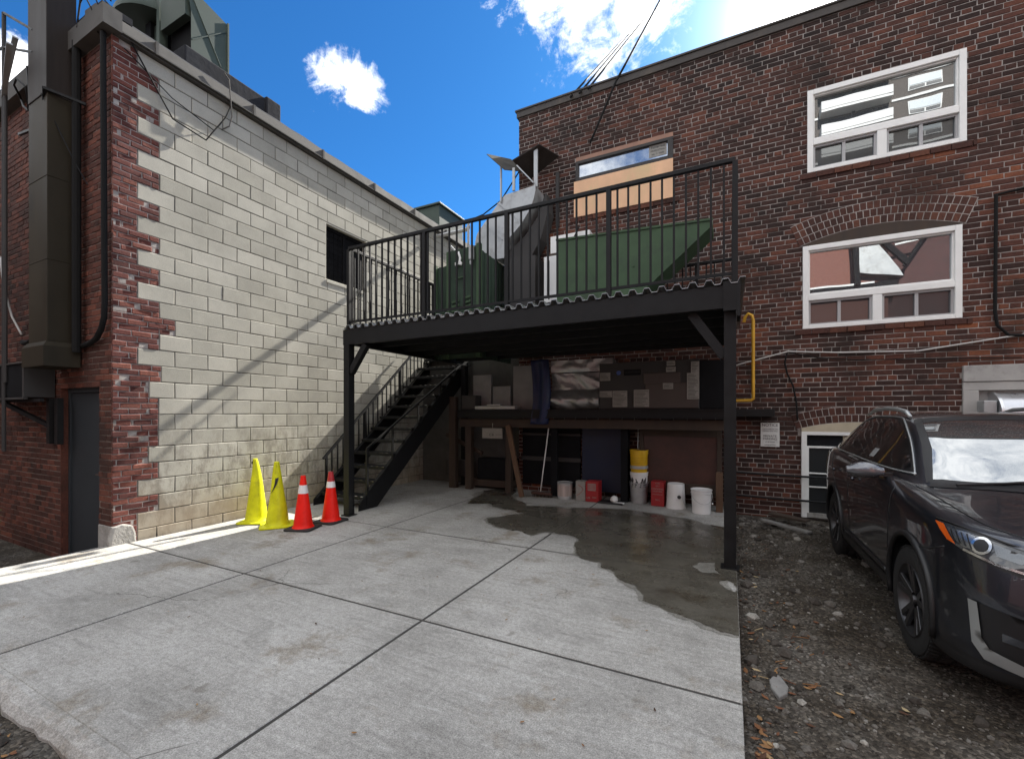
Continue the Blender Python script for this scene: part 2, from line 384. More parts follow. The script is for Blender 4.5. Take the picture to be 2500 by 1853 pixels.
def masonry(mb, O, U, N, u0, u1, z0, z1, L, H, J, holes=(), skip=None, dep=.014, cham=.004, jit=.002, mi=0, mmi=1, limit=None, mdep=.007, headers=0, wob=.0, ph=0.):
    O = V(O); U = V(U); N = V(N)
    n = int(math.ceil((z1-z0)/(H+J)))
    for r in range(n):
        za = z0+r*(H+J)+J/2; zb = min(za+H, z1)
        if zb-za < H*.25: continue
        lo, hi = limit(r) if limit else (u0, u1)
        hd = headers and r % headers == headers-1
        ln = L/2-J/2 if hd else L
        u = u0 + ph - ((ln+J)/2 if r % 2 else 0) - (rng.random()*wob)
        while u < u1:
            a, b = max(u, lo), min(u+ln, hi); u += ln+J
            if wob: b0 = b
            if b-a < .012: continue
            segs = [(a,b)]
            for h0, h1, g0, g1 in holes:
                if min(zb,g1)-max(za,g0) < H*.45: continue
                ns = []
                for p, q in segs:
                    if q <= h0 or p >= h1: ns.append((p,q))
                    else:
                        if h0-p > .02: ns.append((p,h0))
                        if q-h1 > .02: ns.append((h1,q))
                segs = ns
            for p, q in segs:
                w = (lambda: rng.uniform(-.003,.003)) if jit > .001 else (lambda: 0)
                runs = [(p,q)]
                if skip and any(skip(p+(q-p)*k/4, zz) for k in range(5) for zz in (za,zb)):
                    runs = []; k0 = None; ns_ = 16
                    for k in range(ns_+1):
                        out = k < ns_ and not any(skip(p+(q-p)*kk/ns_, zz) for kk in (k,k+1) for zz in (za,zb))
                        if out and k0 is None: k0 = k
                        if not out and k0 is not None: runs.append((p+(q-p)*k0/ns_, p+(q-p)*k/ns_)); k0 = None
                for p, q in runs:
                    if q-p < .018: continue
                    quad_unit(mb, O, U, N, [(p+w(),za+w()),(q+w(),za+w()),(q+w(),zb+w()),(p+w(),zb+w())], dep, cham, jit, mi)
    us = sorted({u0,u1,*[h for hh in holes for h in hh[:2] if u0 < h < u1]}); zs = sorted({z0,z1,*[h for hh in holes for h in hh[2:] if z0 < h < z1]})
    for i in range(len(us)-1):
        for k in range(len(zs)-1):
            cu = (us[i]+us[i+1])/2; cz = (zs[k]+zs[k+1])/2
            if any(h[0] < cu < h[1] and h[2] < cz < h[3] for h in holes): continue
            mb.add([O+U*u+Z*z-N*mdep for u,z in ((us[i],zs[k]),(us[i+1],zs[k]),(us[i+1],zs[k+1]),(us[i],zs[k+1]))], [(0,1,2,3)], mmi)

def arch_ring(mb, O, U, N, uc, zs, half, rise, rings, bh=.105, bw=.068, J=.01, mi=0):
    """header bricks on a segmental arch; returns a test for the arch zone"""
    U = V(U); N = V(N); O = V(O)+N*.009
    rad = (half*half+rise*rise)/(2*rise); zc = zs+rise-rad
    amax = math.asin((half+.02)/rad)
    for k in range(rings):
        r0 = rad+.006+k*(bh+J); r1 = r0+bh
        n = int(2*amax*r0/(bw+J)); st = 2*amax/n
        for i in range(n):
            a = -amax+i*st; b = a+st-J/r0
            quad_unit(mb, O, U, N, [(uc+math.sin(a)*r0,zc+math.cos(a)*r0),(uc+math.sin(b)*r0,zc+math.cos(b)*r0),(uc+math.sin(b)*r1,zc+math.cos(b)*r1),(uc+math.sin(a)*r1,zc+math.cos(a)*r1)], mi=mi, jit=.002)
    R1 = rad+rings*(bh+J)+.004; P_ = []
    for i in range(25):
        a = -amax+2*amax*i/24; P_ += [O-N*.0045+U*(uc+math.sin(a)*q)+Z*(zc+math.cos(a)*q) for q in (rad-.001,R1)]
    mb.add(P_, [(2*i,2*i+2,2*i+3,2*i+1) for i in range(24)], 1)
    def zone(u, z):
        d = math.hypot(u-uc, z-zc)
        return rad-.02 < d < R1 and z > zs-.12 and abs(math.atan2(u-uc, z-zc)) < amax+.003
    return zone, rad, zc

# ------------------------------------------------------------------ camera, sun, sky
cam = bpy.data.objects.new('camera', bpy.data.cameras.new('camera')); link(cam)
cam.location = (0,0,1.55); cam.rotation_euler = (R(90),0,R(26.5))
cam.data.sensor_width = 36; cam.data.lens = 952/2229*36; cam.data.shift_y = 74/2229; cam.data.clip_end = 2000; cam.data.clip_start = .05
S.camera = cam
SD = V((.0988,.782,.6157)).normalized()
sun = bpy.data.objects.new('sun', bpy.data.lights.new('sun','SUN')); link(sun)
sun.data.energy = 4.6; sun.data.angle = R(.53); sun.data.color = (1,.95,.87)
sun.rotation_euler = SD.to_track_quat('Z','Y').to_euler(); sun.location = SD*30

W = bpy.data.worlds.new('World'); S.world = W; W.use_nodes = True
t = NT(W); t.n.clear()
sky = t.new('ShaderNodeTexSky', sky_type='NISHITA'); sky.sun_disc = False; sky.sun_elevation = R(38); sky.sun_rotation = R(7.2)
sky.altitude = 100; sky.air_density = 1.; sky.dust_density = .35; sky.ozone_density = 2.5
dirv = t.new('ShaderNodeTexCoord').outputs['Generated']
dn = t.vmath('NORMALIZE', dirv)
skc = t.mix(1., sky.outputs[0], rgb(.085,.27,.44), 'MULTIPLY')
sep = t.new('ShaderNodeSeparateXYZ'); t.l.new(dn, sep.inputs[0])
nz = t.noise(dn, 13, 9, .66, .6); nzf = t.noise(dn, 40, 7, .7)
nn = t.math('ADD', t.math('MULTIPLY', t.math('SUBTRACT', nz, .5), 2.0), t.math('MULTIPLY', t.math('SUBTRACT', nzf, .5), .9))
def blob(c, r, sq=None):
    v = t.vmath('SUBTRACT', dn, tuple(c))
    if sq: v = t.scalevec(v, sq)
    return t.math('SUBTRACT', 1., t.math('DIVIDE', t.vmath('LENGTH', v), r))
bl = None
for c, r, q in [((-.612,.537,.582),.062,None),((-.588,.572,.574),.062,None),((-.598,.552,.580),.055,None),((-.22,.709,.675),.16,None),((-.150,.735,.665),.12,None),((-.275,.675,.69),.10,None),((-.862,.222,.455),.075,None),((-.88,.25,.41),.07,None)]:
    b1 = blob(c, r, q); bl = b1 if bl is None else t.math('MAXIMUM', bl, b1)
near = t.maprange(t.math('ADD', bl, nn), .22, .85)
over = t.maprange(t.math('ADD', blob((.26,.48,.84),.38), t.math('MULTIPLY', nn, .75)), .02, .75)
near = t.math('MAXIMUM', near, over)
# broken cloud over the half of the sky behind the camera
back = t.math('MAXIMUM', t.maprange(sep.outputs[1], .17, -.15), t.maprange(sep.outputs[2], .70, .84))
rear = t.math('MULTIPLY', t.maprange(t.math('ADD', t.noise(dn, 2.1, 8, .6, .5), t.math('MULTIPLY', nn, .12)), .33, .52), back)
cl = t.math('MAXIMUM', near, rear)
ccol = t.ramp(t.noise(dn, 5, 8, .68), [(.34,(.42,.46,.52)),(.58,(1,1,1))])
bg = t.new('ShaderNodeBackground'); t.l.new(skc, bg.inputs[0]); bg.inputs[1].default_value = .115
# bright aureole of the sun just above the roof
aur = t.math('POWER', t.math('MAXIMUM', t.vmath('DOT_PRODUCT', dn, tuple(SD)), 0.), 900.)
aur2 = t.math('POWER', t.math('MAXIMUM', t.vmath('DOT_PRODUCT', dn, tuple(SD)), 0.), 90.)
bg3 = t.new('ShaderNodeBackground'); bg3.inputs[0].default_value = (1,.97,.92,1)
t.l.new(t.math('ADD', t.math('MULTIPLY', aur, 5.), t.math('MULTIPLY', aur2, .35)), bg3.inputs[1])
bg2 = t.new('ShaderNodeBackground'); t.l.new(ccol, bg2.inputs[0]); bg2.inputs[1].default_value = .72
ms = t.new('ShaderNodeMixShader'); t.l.new(cl, ms.inputs[0]); t.l.new(bg.outputs[0], ms.inputs[1]); t.l.new(bg2.outputs[0], ms.inputs[2])
ad = t.new('ShaderNodeAddShader'); t.l.new(ms.outputs[0], ad.inputs[0]); t.l.new(bg3.outputs[0], ad.inputs[1])
wo = t.new('ShaderNodeOutputWorld'); t.l.new(ad.outputs[0], wo.inputs[0])
S.view_settings.view_transform = 'Standard'; S.view_settings.look = 'None'; S.view_settings.gamma = 1
S.view_settings.exposure = 1.75
S.cycles.max_bounces = 8; S.cycles.diffuse_bounces = 4; S.cycles.glossy_bounces = 4


# ------------------------------------------------------------------ ground, slab, gravel
def hgt(x, y):
    if x < -6.75: b = -.38
    elif -6.6 < x < -.05 and .95 < y < 8.4: b = -.2
    else: b = -.075
    n = noise.noise(V((x*.8,y*.8,0)))*.03 + noise.noise(V((x*3,y*3,3)))*.018 + noise.noise(V((x*9,y*9,7)))*.008
    e = math.exp(-max(x-.05,0)/.25)*.03 if x > 0 else 0
    return b+n-e*.6
g = MB(); xs = [-200,-60,-14]; x = -12
while x < 7: xs.append(x); x += .07 if -5 < x < 3.2 else .3
xs += [8,14,60,200]; ys = [-200,-60,-14]; y = -6
while y < 8.6: ys.append(y); y += .07 if y > -.2 else .3
ys += [12,20,60,200]
g.add([(x,y,hgt(x,y)) for y in ys for x in xs], [(j*len(xs)+i,j*len(xs)+i+1,(j+1)*len(xs)+i+1,(j+1)*len(xs)+i) for j in range(len(ys)-1) for i in range(len(xs)-1)])
tag(build(g,'ground',m_gravel,smooth='all',recalc=False), kind='structure')

def panel(mb, x0, x1, y0, y1, z=0., t=.16, e=.0035):
    vs = [(x0,y0,z-t),(x1,y0,z-t),(x1,y1,z-t),(x0,y1,z-t),(x0,y0,z-e),(x1,y0,z-e),(x1,y1,z-e),(x0,y1,z-e),(x0+e,y0+e,z),(x1-e,y0+e,z),(x1-e,y1-e,z),(x0+e,y1-e,z)]
    f = [(8,9,10,11)]
    for i in range(4):
        j = (i+1)%4; f += [(i,j,4+j,4+i),(4+i,4+j,8+j,8+i)]
    mb.add(vs, f)
g = MB(); jx = [-6.46,-4.22,-2.07,.0615]; jy = [1.0,2.64,4.6,6.9,8.28]; J = .012
for i in range(3):
    for k in range(4): panel(g, jx[i]+(J if i else 0), jx[i+1]-(J if i<2 else .0015), jy[k]+(J if k else .002), jy[k+1]-(J if k<3 else 0))
# formed strips along the right side and the ragged front edge
build_edge = []
n = 150
for i in range(n+1):
    x = -6.46+6.52*i/n; w = noise.noise(V((x*2.2,0,1)))*.02+noise.noise(V((x*9,2,1)))*.013
    build_edge.append([(x,1.0,-.0015),(x,.97+w*.4,-.001+.4*w*.25),(x,.925+w,-.018),(x,.895+w*1.1,-.05),(x,.885+w*1.4,-.16)])
g.add([p for r in build_edge for p in r], [(i*5+k,i*5+k+1,(i+1)*5+k+1,(i+1)*5+k) for i in range(n) for k in range(4)])
slab = build(g,'concrete_slab',m_conc); tag(slab, kind='structure')
g = MB(); g.box(-6.46,.05,.98,8.28,-.17,-.0045); tag(build(g,'pavement_joint_filler',m_joint), kind='structure')
g = MB(); n = 40
for i in range(n+1):
    y = -.6+3.1*i/n; w = noise.noise(V((y*2,5,1)))*.05
    g.v += [(-6.462,y,-.006),(-6.60+w*.5,y,-.012+w*.1),(-6.74+w,y,-.05),(-6.80+w,y,-.42)]
g.f += [(i*4+k,i*4+k+1,(i+1)*4+k+1,(i+1)*4+k) for i in range(n) for k in range(3)]; g.m = [0]*len(g.f)
tag(build(g,'old_kerb',m_conc_old), kind='structure')

def ragged(pts, amp=.03, it=4, seed=1):
    r = random.Random(seed); pts = [V((p[0],p[1],0)) for p in pts]
    for k in range(it):
        out = []
        for i, p in enumerate(pts):
            q = pts[(i+1)%len(pts)]; d = q-p; nrm = V((-d.y,d.x,0))
            out += [p, (p+q)/2 + nrm*r.uniform(-.16,.16)]
        pts = out
    for p in pts: p.x = min(p.x,.057)
    return pts
def flat(polys, z):
    g = MB(); allp = [p for pl in polys for p in pl]
    g.add([(p.x,p.y,z) for p in allp], [tuple(f) for f in tessellate_polygon(polys)]); return g
outer = [(.055,3.43),(-.06,3.43),(-.26,3.55),(-.41,3.60),(-.54,3.68),(-.65,3.72),(-.70,3.90),(-.92,4.09),(-1.0,4.26),(-1.17,4.35),(-1.21,4.48),(-1.5,4.6),(-1.6,4.86),(-1.66,5.19),(-1.79,5.3),(-2.15,5.33),(-2.25,5.08),(-3.02,5.37),(-3.21,5.62),(-2.86,6.14),(-3.13,6.29),(-3.52,6.38),(-3.75,6.55),(-4.04,6.40),(-4.21,6.96),(-4.40,7.55),(-4.35,7.96),(-3.91,7.98),(-3.56,7.21),(-3.08,6.66),(-2.39,6.78),(-1.89,7.03),(-1.2,7.07),(-.63,6.93),(-.34,6.67),(.055,6.6)]
isl1 = [(-.34,4.78),(-.29,4.94),(-.14,5.03),(-.13,4.84),(-.07,4.66),(-.24,4.64)]; isl2 = [(-.09,4.45),(-.03,4.53),(.03,4.45),(.04,4.25),(-.05,4.34)]
isl3 = [(-3.95,6.72),(-3.6,6.70),(-3.5,6.42),(-3.75,6.56)]
isl4 = [(-2.05,5.22),(-1.85,5.24),(-1.8,5.15),(-1.95,5.12)]
def grow(pts, d):
    out = []; n_ = len(pts)
    for i in range(n_):
        a, c = V((*pts[i-1],0)), V((*pts[(i+1)%n_],0)); t_ = (c-a).normalized(); out.append((pts[i][0]+t_.y*d, pts[i][1]-t_.x*d))
    return out
area = sum(outer[i-1][0]*outer[i][1]-outer[i][0]*outer[i-1][1] for i in range(len(outer)))
fr_ = grow(outer, .035 if area > 0 else -.035)
m_damp = concrete('damp_concrete', .6)
tag(build(flat([ragged(fr_,seed=23,it=5)],.0025),'damp_edge',m_damp), kind='structure')
tag(build(flat([ragged(outer,seed=3,it=5), list(reversed(ragged(isl1,it=3,seed=4))), list(reversed(ragged(isl2,it=3,seed=5)))],.0055),'water_stain',m_wet), kind='structure')
g = MB()
for a,b in (((-3.85,4.595),(.05,4.595)),((-4.22,6.9),(-2.2,6.9))): g.box(min(a[0],-1.3),b[0],a[1]-.004,a[1]+.004,.006,.0067)
g.box(-2.074,-2.066,5.05,6.9,.006,.0067)
tag(build(g,'pavement_wet_joint',m_joint), kind='structure')

# pebbles, denser near the camera, and fallen leaves
def pebble(mb, x, y, s, r):
    a = r.uniform(0,6.3); fl = r.uniform(.45,.8); z = hgt(x,y)+s*fl*.25; ph = (1+5**.5)/2
    ico = [(-1,ph,0),(1,ph,0),(-1,-ph,0),(1,-ph,0),(0,-1,ph),(0,1,ph),(0,-1,-ph),(0,1,-ph),(ph,0,-1),(ph,0,1),(-ph,0,-1),(-ph,0,1)]
    ff = [(0,11,5),(0,5,1),(0,1,7),(0,7,10),(0,10,11),(1,5,9),(5,11,4),(11,10,2),(10,7,6),(7,1,8),(3,9,4),(3,4,2),(3,2,6),(3,6,8),(3,8,9),(4,9,5),(2,4,11),(6,2,10),(8,6,7),(9,8,1)]
    el = r.uniform(.7,1.0); vs = []
    for p in ico:
        k = s/1.9*r.uniform(.75,1.2); X, Y, Zz = p[0]*k, p[1]*k*el, p[2]*k*fl
        vs.append((x+X*math.cos(a)-Y*math.sin(a), y+X*math.sin(a)+Y*math.cos(a), z+Zz))
    mb.add(vs, ff)
g = MB(); r = random.Random(11); k = 0
while k < 15000:
    if r.random() < .1: x = r.uniform(-4.6,-1.6); y = r.uniform(.25,.85)
    else:
        y = .9+7.0*r.random()**1.7; x = .075+3.3*r.random()**1.25
    patch = noise.noise(V((x*1.4,y*1.4,9)))+.25*noise.noise(V((x*5,y*5,2)))
    if patch < r.uniform(-.5,.25) and r.random() < .8: continue
    big = r.random(); s = r.uniform(.0035,.009) if big < .83 else (r.uniform(.010,.02) if big < .98 else r.uniform(.02,.042))
    if y > 4: s *= 1.25
    pebble(g, x, y, s, r); k += 1
for x,y,s in [(.16,4.0,.065),(.28,3.9,.05),(.33,3.45,.06),(.13,3.28,.06),(.24,3.15,.045),(.5,3.85,.05),(.14,4.7,.07),(.22,5.1,.07),(.15,3.0,.05),(.62,1.95,.04),(.3,1.75,.035)]: pebble(g,x,y,s,r)
for i in range(260):
    x = .15+abs(r.gauss(.25,.35)); y = 7.75-abs(r.gauss(0,.55)); pebble(g,x,y,r.choice((.012,.018,.03,.05)),r)
tag(build(g,'gravel',m_stone,recalc=False), kind='stuff')
g = MB(); r = random.Random(5)
def leaf(mb, x, y, z, s, r):
    a = r.uniform(0,6.3); tl = r.uniform(-.5,.5); pts = []
    for u,v,w in ((-1,0,0),(-.3,.42,.12),(.4,.36,.1),(1,0,.25),(.4,-.36,.14),(-.3,-.42,.1)):
        X = u*s*math.cos(a)-v*s*math.sin(a); Y = u*s*math.sin(a)+v*s*math.cos(a); pts.append((x+X,y+Y,z+.006+w*s+abs(u*tl*s*.4)))
    mb.add(pts, [(0,1,2,3),(0,3,4,5)])
for i in range(170):
    x = .07+abs(r.gauss(0,.2)) if r.random() < .6 else r.uniform(.1,1.8); y = r.uniform(1.2,7.6); leaf(g,x,y,hgt(x,y),r.uniform(.01,.032),r)
for i in range(140): x = r.uniform(-4.2,-2.4); y = r.uniform(.5,.83); leaf(g,x,y,hgt(x,y),r.uniform(.012,.03),r)
for i in range(26): leaf(g,.11+r.uniform(0,.07),2.42+r.uniform(-.16,.16),hgt(.1,2.4)+r.uniform(0,.03),r.uniform(.02,.035),r)
for i in range(22): x = r.uniform(.1,.6); y = r.uniform(3.0,3.9); g.bar((x,y,hgt(x,y)+.01),(x+r.uniform(-.08,.1),y+r.uniform(-.08,.08),hgt(x,y)+.02),.004)
tag(build(g,'leaf_litter',m_leaf,recalc=False), kind='stuff')
g = MB(); r = random.Random(8)
for i in range(70): leaf(g, r.uniform(-6.2,-.2), r.uniform(1.2,7), .001, r.uniform(.008,.016), r)
tag(build(g,'slab_leaf_litter',m_leaf,recalc=False), kind='stuff')

# ------------------------------------------------------------------ red brick building (right)
bld = thing('brick_building', (1.3,8.1,0), 'dark red brick building with white framed windows behind the steel deck and parked car', 'building')
FO, FU, FN = (0,8.1,0), (1,0,0), (0,-1,0)
g = MB()
W1 = (1.07,2.885,5.26,6.525); W2 = (1.01,2.84,2.855,4.32); WB = (-2.66,-.89,5.32,6.47); BW = (.99,2.35,-.05,1.32); VT = (2.84,4.3,1.2,2.2)
z1, rad1, zc1 = arch_ring(g, FO, FU, FN, (W2[0]+W2[1])/2, 4.15, (W2[1]-W2[0])/2+.02, .17, 3)
z2, rad2, zc2 = arch_ring(g, FO, FU, FN, 1.67, 1.31, .72, .11, 2)
for p in range(len(g.m)): g.m[p] = 2 if g.m[p] == 0 else 1
def skipf(u, z):
    if z1(u,z) or z2(u,z): return True
    return False
masonry(g, FO, FU, FN, -3.88, 6.6, -.15, 7.6, .212, .064, .0112, holes=[W1,(W2[0],W2[1],W2[2],4.15),WB,(BW[0],BW[1],-.2,1.30),VT], skip=lambda u,z: (W2[0]<u<W2[1] and 4.1<z and math.hypot(u-1.925,z-zc1)<rad1) or (BW[0]-.04<u<BW[1] and 1.25<z and math.hypot(u-1.67,z-zc2)<rad2), jit=.003, headers=6, wob=.05)
# the rest of the building's volume
g.box(-3.872,6.59,8.2,15,-.3,7.6,1)
g.box(-3.874,-3.86,8.106,8.2,-.2,7.6,1)
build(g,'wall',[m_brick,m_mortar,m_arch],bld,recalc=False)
g = MB(); g.box(-3.92,6.64,8.07,15.05,7.60,7.72); g.box(-3.95,6.68,8.05,15.1,7.72,7.755)
build(g,'parapet_cap',M('dark_parapet',(.055,.048,.043),.75,0,var=.35,vs=2,bump=.2,bs=30,dirt=(.09,.075,.06),ds=2,streak=(1,1,.4)),bld,bevel=.006)

def slider_window(parent, X0, X1, Z0, Z1, zt, Y=8.1):
    f = MB(); a, d0, d1 = .075, Y-.018, Y+.09; xm = (X0+X1)/2
    f.box(X0,X0+a,d0,d1,Z0,Z1); f.box(X1-a,X1,d0,d1,Z0,Z1); f.box(X0+a,X1-a,d0,d1,Z1-a,Z1); f.box(X0+a,X1-a,d0,d1,Z0,Z0+.06)
    f.box(X0+a,X1-a,d0+.004,d1,zt-.055,zt+.04); f.box(xm-.055,xm+.055,d0+.008,d1,Z0+.06,zt-.055)
    # inner lip of the big sash
    for q in ((X0+a,X0+a+.022,zt+.04,Z1-a),(X1-a-.022,X1-a,zt+.04,Z1-a),(X0+a+.022,X1-a-.022,Z1-a-.022,Z1-a),(X0+a+.022,X1-a-.022,zt+.04,zt+.062)): f.box(q[0],q[1],d0+.03,d1,q[2],q[3])
    w = build(f,'window',m_white,parent,bevel=.006)
    p = MB(); p.box(X0+a,X1-a,Y+.055,Y+.062,zt+.03,Z1-a); build(p,'pane',m_glass,w)
    for xa, xb in ((X0+a,xm-.055),(xm+.055,X1-a)):
        xc = (xa+xb)/2; s = MB(); m = MB()
        for q in ((xa,xa+.03,Z0+.06,zt-.055),(xb-.03,xb,Z0+.06,zt-.055),(xa+.03,xb-.03,zt-.085,zt-.055),(xa+.03,xb-.03,Z0+.06,Z0+.085)): s.box(q[0],q[1],Y+.02,Y+.07,q[2],q[3])
        s.box(xc-.02,xc+.02,Y+.03,Y+.075,Z0+.085,zt-.085)
        build(s,'sash',M('grey_sash',(.38,.38,.38),.5,.1,var=.05,bump=0),w)
        p = MB(); p.box(xa+.03,xb-.03,Y+.062,Y+.068,Z0+.085,zt-.085); build(p,'pane',m_glass_d,w)
    return w
w1 = slider_window(bld, *W1, 5.73); w1['label'] = 'upper white window reflecting balconies'
w2 = slider_window(bld, W2[0],W2[1],W2[2],4.135, 3.345); w2['label'] = 'lower white window under a brick arch'
s = MB(); pts = [(W2[0],4.135)]
for i in range(17):
    x = W2[0]+(W2[1]-W2[0])*i/16; pts.append((x, zc1+math.sqrt(max(rad1**2-(x-1.925)**2,0))-.004))
pts += [(W2[1],4.135)]
s.prism(pts,'Y',8.096,8.19); build(s,'arch_infill',m_wood_d,w2)
# sills: rough row of bricks below the windows
for wx0, wx1, wz in ((W1[0],W1[1],W1[2]),(W2[0],W2[1],W2[2]),(WB[0],WB[1],WB[2])):
    u = wx0-.1; s = MB()
    while u < wx1+.1:
        s.box(u,min(u+.21,wx1+.1),8.085-rng.uniform(0,.012),8.12,wz-.078-rng.uniform(0,.006),wz-.006); u += .22
    build(s,'sill',m_arch,bld)
# boarded opening with a transom pane
b = MB(); x0,x1 = WB[0],WB[1]
b.box(x0,x1,8.09,8.19,6.385,6.47,1); b.box(x0,x1,8.07,8.18,6.33,6.385); b.box(x0,x0+.055,8.07,8.18,6.0,6.33); b.box(x1-.09,x1,8.07,8.18,6.0,6.33); b.box(x0+.055,x1-.09,8.07,8.18,6.0,6.065)
bo = build(b,'boarded_window',[m_hvac,M('salmon_lintel',(.3,.17,.12),.8,0,var=.2,bump=.1)],bld,bevel=.004)
p = MB(); p.box(x0+.055,x1-.09,8.115,8.122,6.065,6.33); build(p,'pane',m_glass_b,bo)
p = MB(); p.box(x0-.03,x1+.0,8.066,8.09,5.32,6.0); build(p,'plywood_board',m_ply,bo)
p = MB(); p.box(-1.30,-1.0,8.108,8.113,6.12,6.33); build(p,'paper_notice',m_label,bo)
text('Toiverrast',.058,(-1.15,8.106,6.285),(R(90),0,0),m_ink,'lettering',bo)
text('PRODUCTION',.036,(-1.15,8.106,6.225),(R(90),0,0),m_ink,'lettering',bo)
text('Sale · 5 · 05600',.034,(-1.15,8.106,6.165),(R(90),0,0),m_ink,'lettering',bo)
# basement window under its arch
f = MB(); X0, X1 = .99, 2.35
f.box(X0,X0+.07,8.06,8.2,-.05,1.27); f.box(X1-.07,X1,8.06,8.2,-.05,1.27); f.box(X0+.07,X1-.07,8.06,8.2,1.22,1.27)
pts = [(X0,1.27)]
for i in range(13):
    x = X0+(X1-X0)*i/12; pts.append((x, zc2+math.sqrt(max(rad2**2-(x-1.67)**2,0))-.003))
pts += [(X1,1.27)]
f.prism(pts,'Y',8.065,8.2,1)
f.box(X0+.07,X0+.1,8.09,8.2,.0,1.05); f.box(X0+.5,X0+.53,8.09,8.2,.0,1.05); f.box(X0+.1,X0+.5,8.09,8.2,1.02,1.05)
for zz in (.63,.42): f.box(X0+.1,X0+.5,8.1,8.2,zz-.01,zz+.01)
f.box(X0+.53,X1-.07,8.11,8.2,-.05,1.22,1)
bw = build(f,'basement_window',[m_white,m_cream],bld,bevel=.004); bw['label'] = 'basement window behind the car'
p = MB(); p.box(X0+.1,X0+.5,8.12,8.126,.02,1.02); build(p,'pane',m_glass_d,bw)
p = MB(); p.box(X0+.07,X0+.53,8.11,8.118,1.05,1.22); build(p,'transom_board',m_dark,bw)
p = MB(); p.box(X0+.07,X0+.53,8.085,8.19,-.05,.02); build(p,'sill',m_conc_old,bw)
# stone surround of the vent on the right
v = MB(); v.box(2.84,4.3,8.06,8.2,1.98,2.2); v.box(2.84,4.3,8.075,8.2,1.86,1.975); v.box(2.84,3.0,8.07,8.2,1.2,1.86); v.box(3.0,4.3,8.16,8.2,1.2,1.86)
build(v,'stone_surround',m_stonelint,bld,bevel=.008)

# attached to the facade
v = MB(); pr = [(.0,0),(.30,0),(.33,.02),(.33,.06),(.30,.07),(.30,1.5),(.0,1.5)]
v.lathe([(.31,0),(.315,.03),(.30,.04),(.30,1.3)],(3.12,8.12,1.52),40,'X')
vt = thing('vent_drum',(3.8,8.12,1.2),'big horizontal galvanised metal drum in a stone opening above the car','vent')
build(v,'drum',m_foil if False else M('galvanised_drum',(.6,.61,.63),.3,.9,var=.1,vs=2,bump=.25,bs=30,streak=(6,1,1)),vt,smooth=True)
v = MB(); v.box(2.98,3.11,7.9,8.16,1.22,1.72); build(v,'side_box',m_galv,vt,bevel=.01)
g = MB(); g.tube([(.20,7.97,3.02),(.22,7.95,3.10),(.26,7.94,3.14),(.31,7.94,3.11),(.33,7.95,3.03),(.33,7.97,1.82),(.33,7.97,1.79),(.30,7.97,1.76),(-.72,7.97,1.74)],.026,10)
tag(build(g,'gas_pipe',m_gas,smooth=True),'yellow gas pipe running down the brick wall beside the deck post','pipe')
def cable(pts, r, mat, label, cat='cable', sag=0, name='cable', group=None):
    out = []
    for i in range(len(pts)-1):
        a, b = V(pts[i]), V(pts[i+1]); n = 10 if sag else 5
        for k in range(n):
            f = k/n; p = a.lerp(b,f); p.z -= sag*4*f*(1-f); out.append(p)
    out.append(V(pts[-1])); g = MB(); g.tube(out,r,6)
    return tag(build(g,name,mat,smooth='all'),label,cat,group)
cable([(.05,8.06,2.33),(.45,8.06,2.43),(.81,8.06,2.52),(1.5,8.06,2.46),(2.37,8.06,2.43),(3.0,8.06,2.52),(4.4,8.06,2.72)],.012,m_cable_w,'pale cable sagging along the brick wall below the windows')
cable([(.81,8.06,2.51),(1.2,8.06,2.40),(1.7,8.06,2.34),(3.4,8.06,2.28)],.008,m_black,'thin black cable branching below the pale cable on the brick wall')
cable([(.80,8.06,2.50),(.77,8.06,2.35),(.80,8.06,2.18),(.88,8.06,1.98),(.92,8.06,1.75),(.94,8.06,1.45)],.013,m_black,'black cable dropping down the bricks toward the paper notice')
g = MB(); g.tube([(3.16,8.06,4.46),(3.15,8.06,2.9),(3.17,8.06,2.72),(3.28,8.06,2.58),(3.5,8.06,2.56)],.02,8); g.tube([(3.16,8.06,4.45),(4.5,8.06,4.6)],.016,8)
tag(build(g,'conduit',m_black,smooth=True),'black conduit running down the bricks right of the arched window','pipe')
n = thing('wall_notice',(.57,8.09,1.0),'white laminated notice fixed to the brick wall left of the basement window','sign')
p = MB(); p.box(.44,.70,8.078,8.088,1.02,1.40); build(p,'board',M('notice_board',(.6,.6,.57),.6,0,var=.1,vs=20,bump=0),n,bevel=.004)
for s_, sz, zz in (('NOTICE',.062,1.365),('THE OWNER OF THIS',.022,1.30),('PARKING AREA WILL',.022,1.27),('PRIVATE',.05,1.19),('PARKING',.046,1.145),('at all times',.03,1.10),('NO EXCEPTIONS',.02,1.05)):
    text(s_,sz,(.57,8.076,zz),(R(90),0,0),m_ink,'lettering',n)
for zz, xe in ((.57,1.62),(.20,1.62)):
    g = MB(); g.tube([(-.02,8.0,zz+.03),(.6,8.0,zz+.015),(xe+.9,8.0,zz)],.017,8)
    tag(build(g,'security_bar',m_steel,smooth=True),('upper' if zz>.4 else 'lower')+' black horizontal bar crossing the basement window','bar','bars across the basement window')
g = MB(); g.box(.03,.62,7.86,8.08,1.50,1.62); tag(build(g,'steel_ledge',m_steel,bevel=.005),'dark steel ledge stub on the brick wall just right of the deck post','ledge')

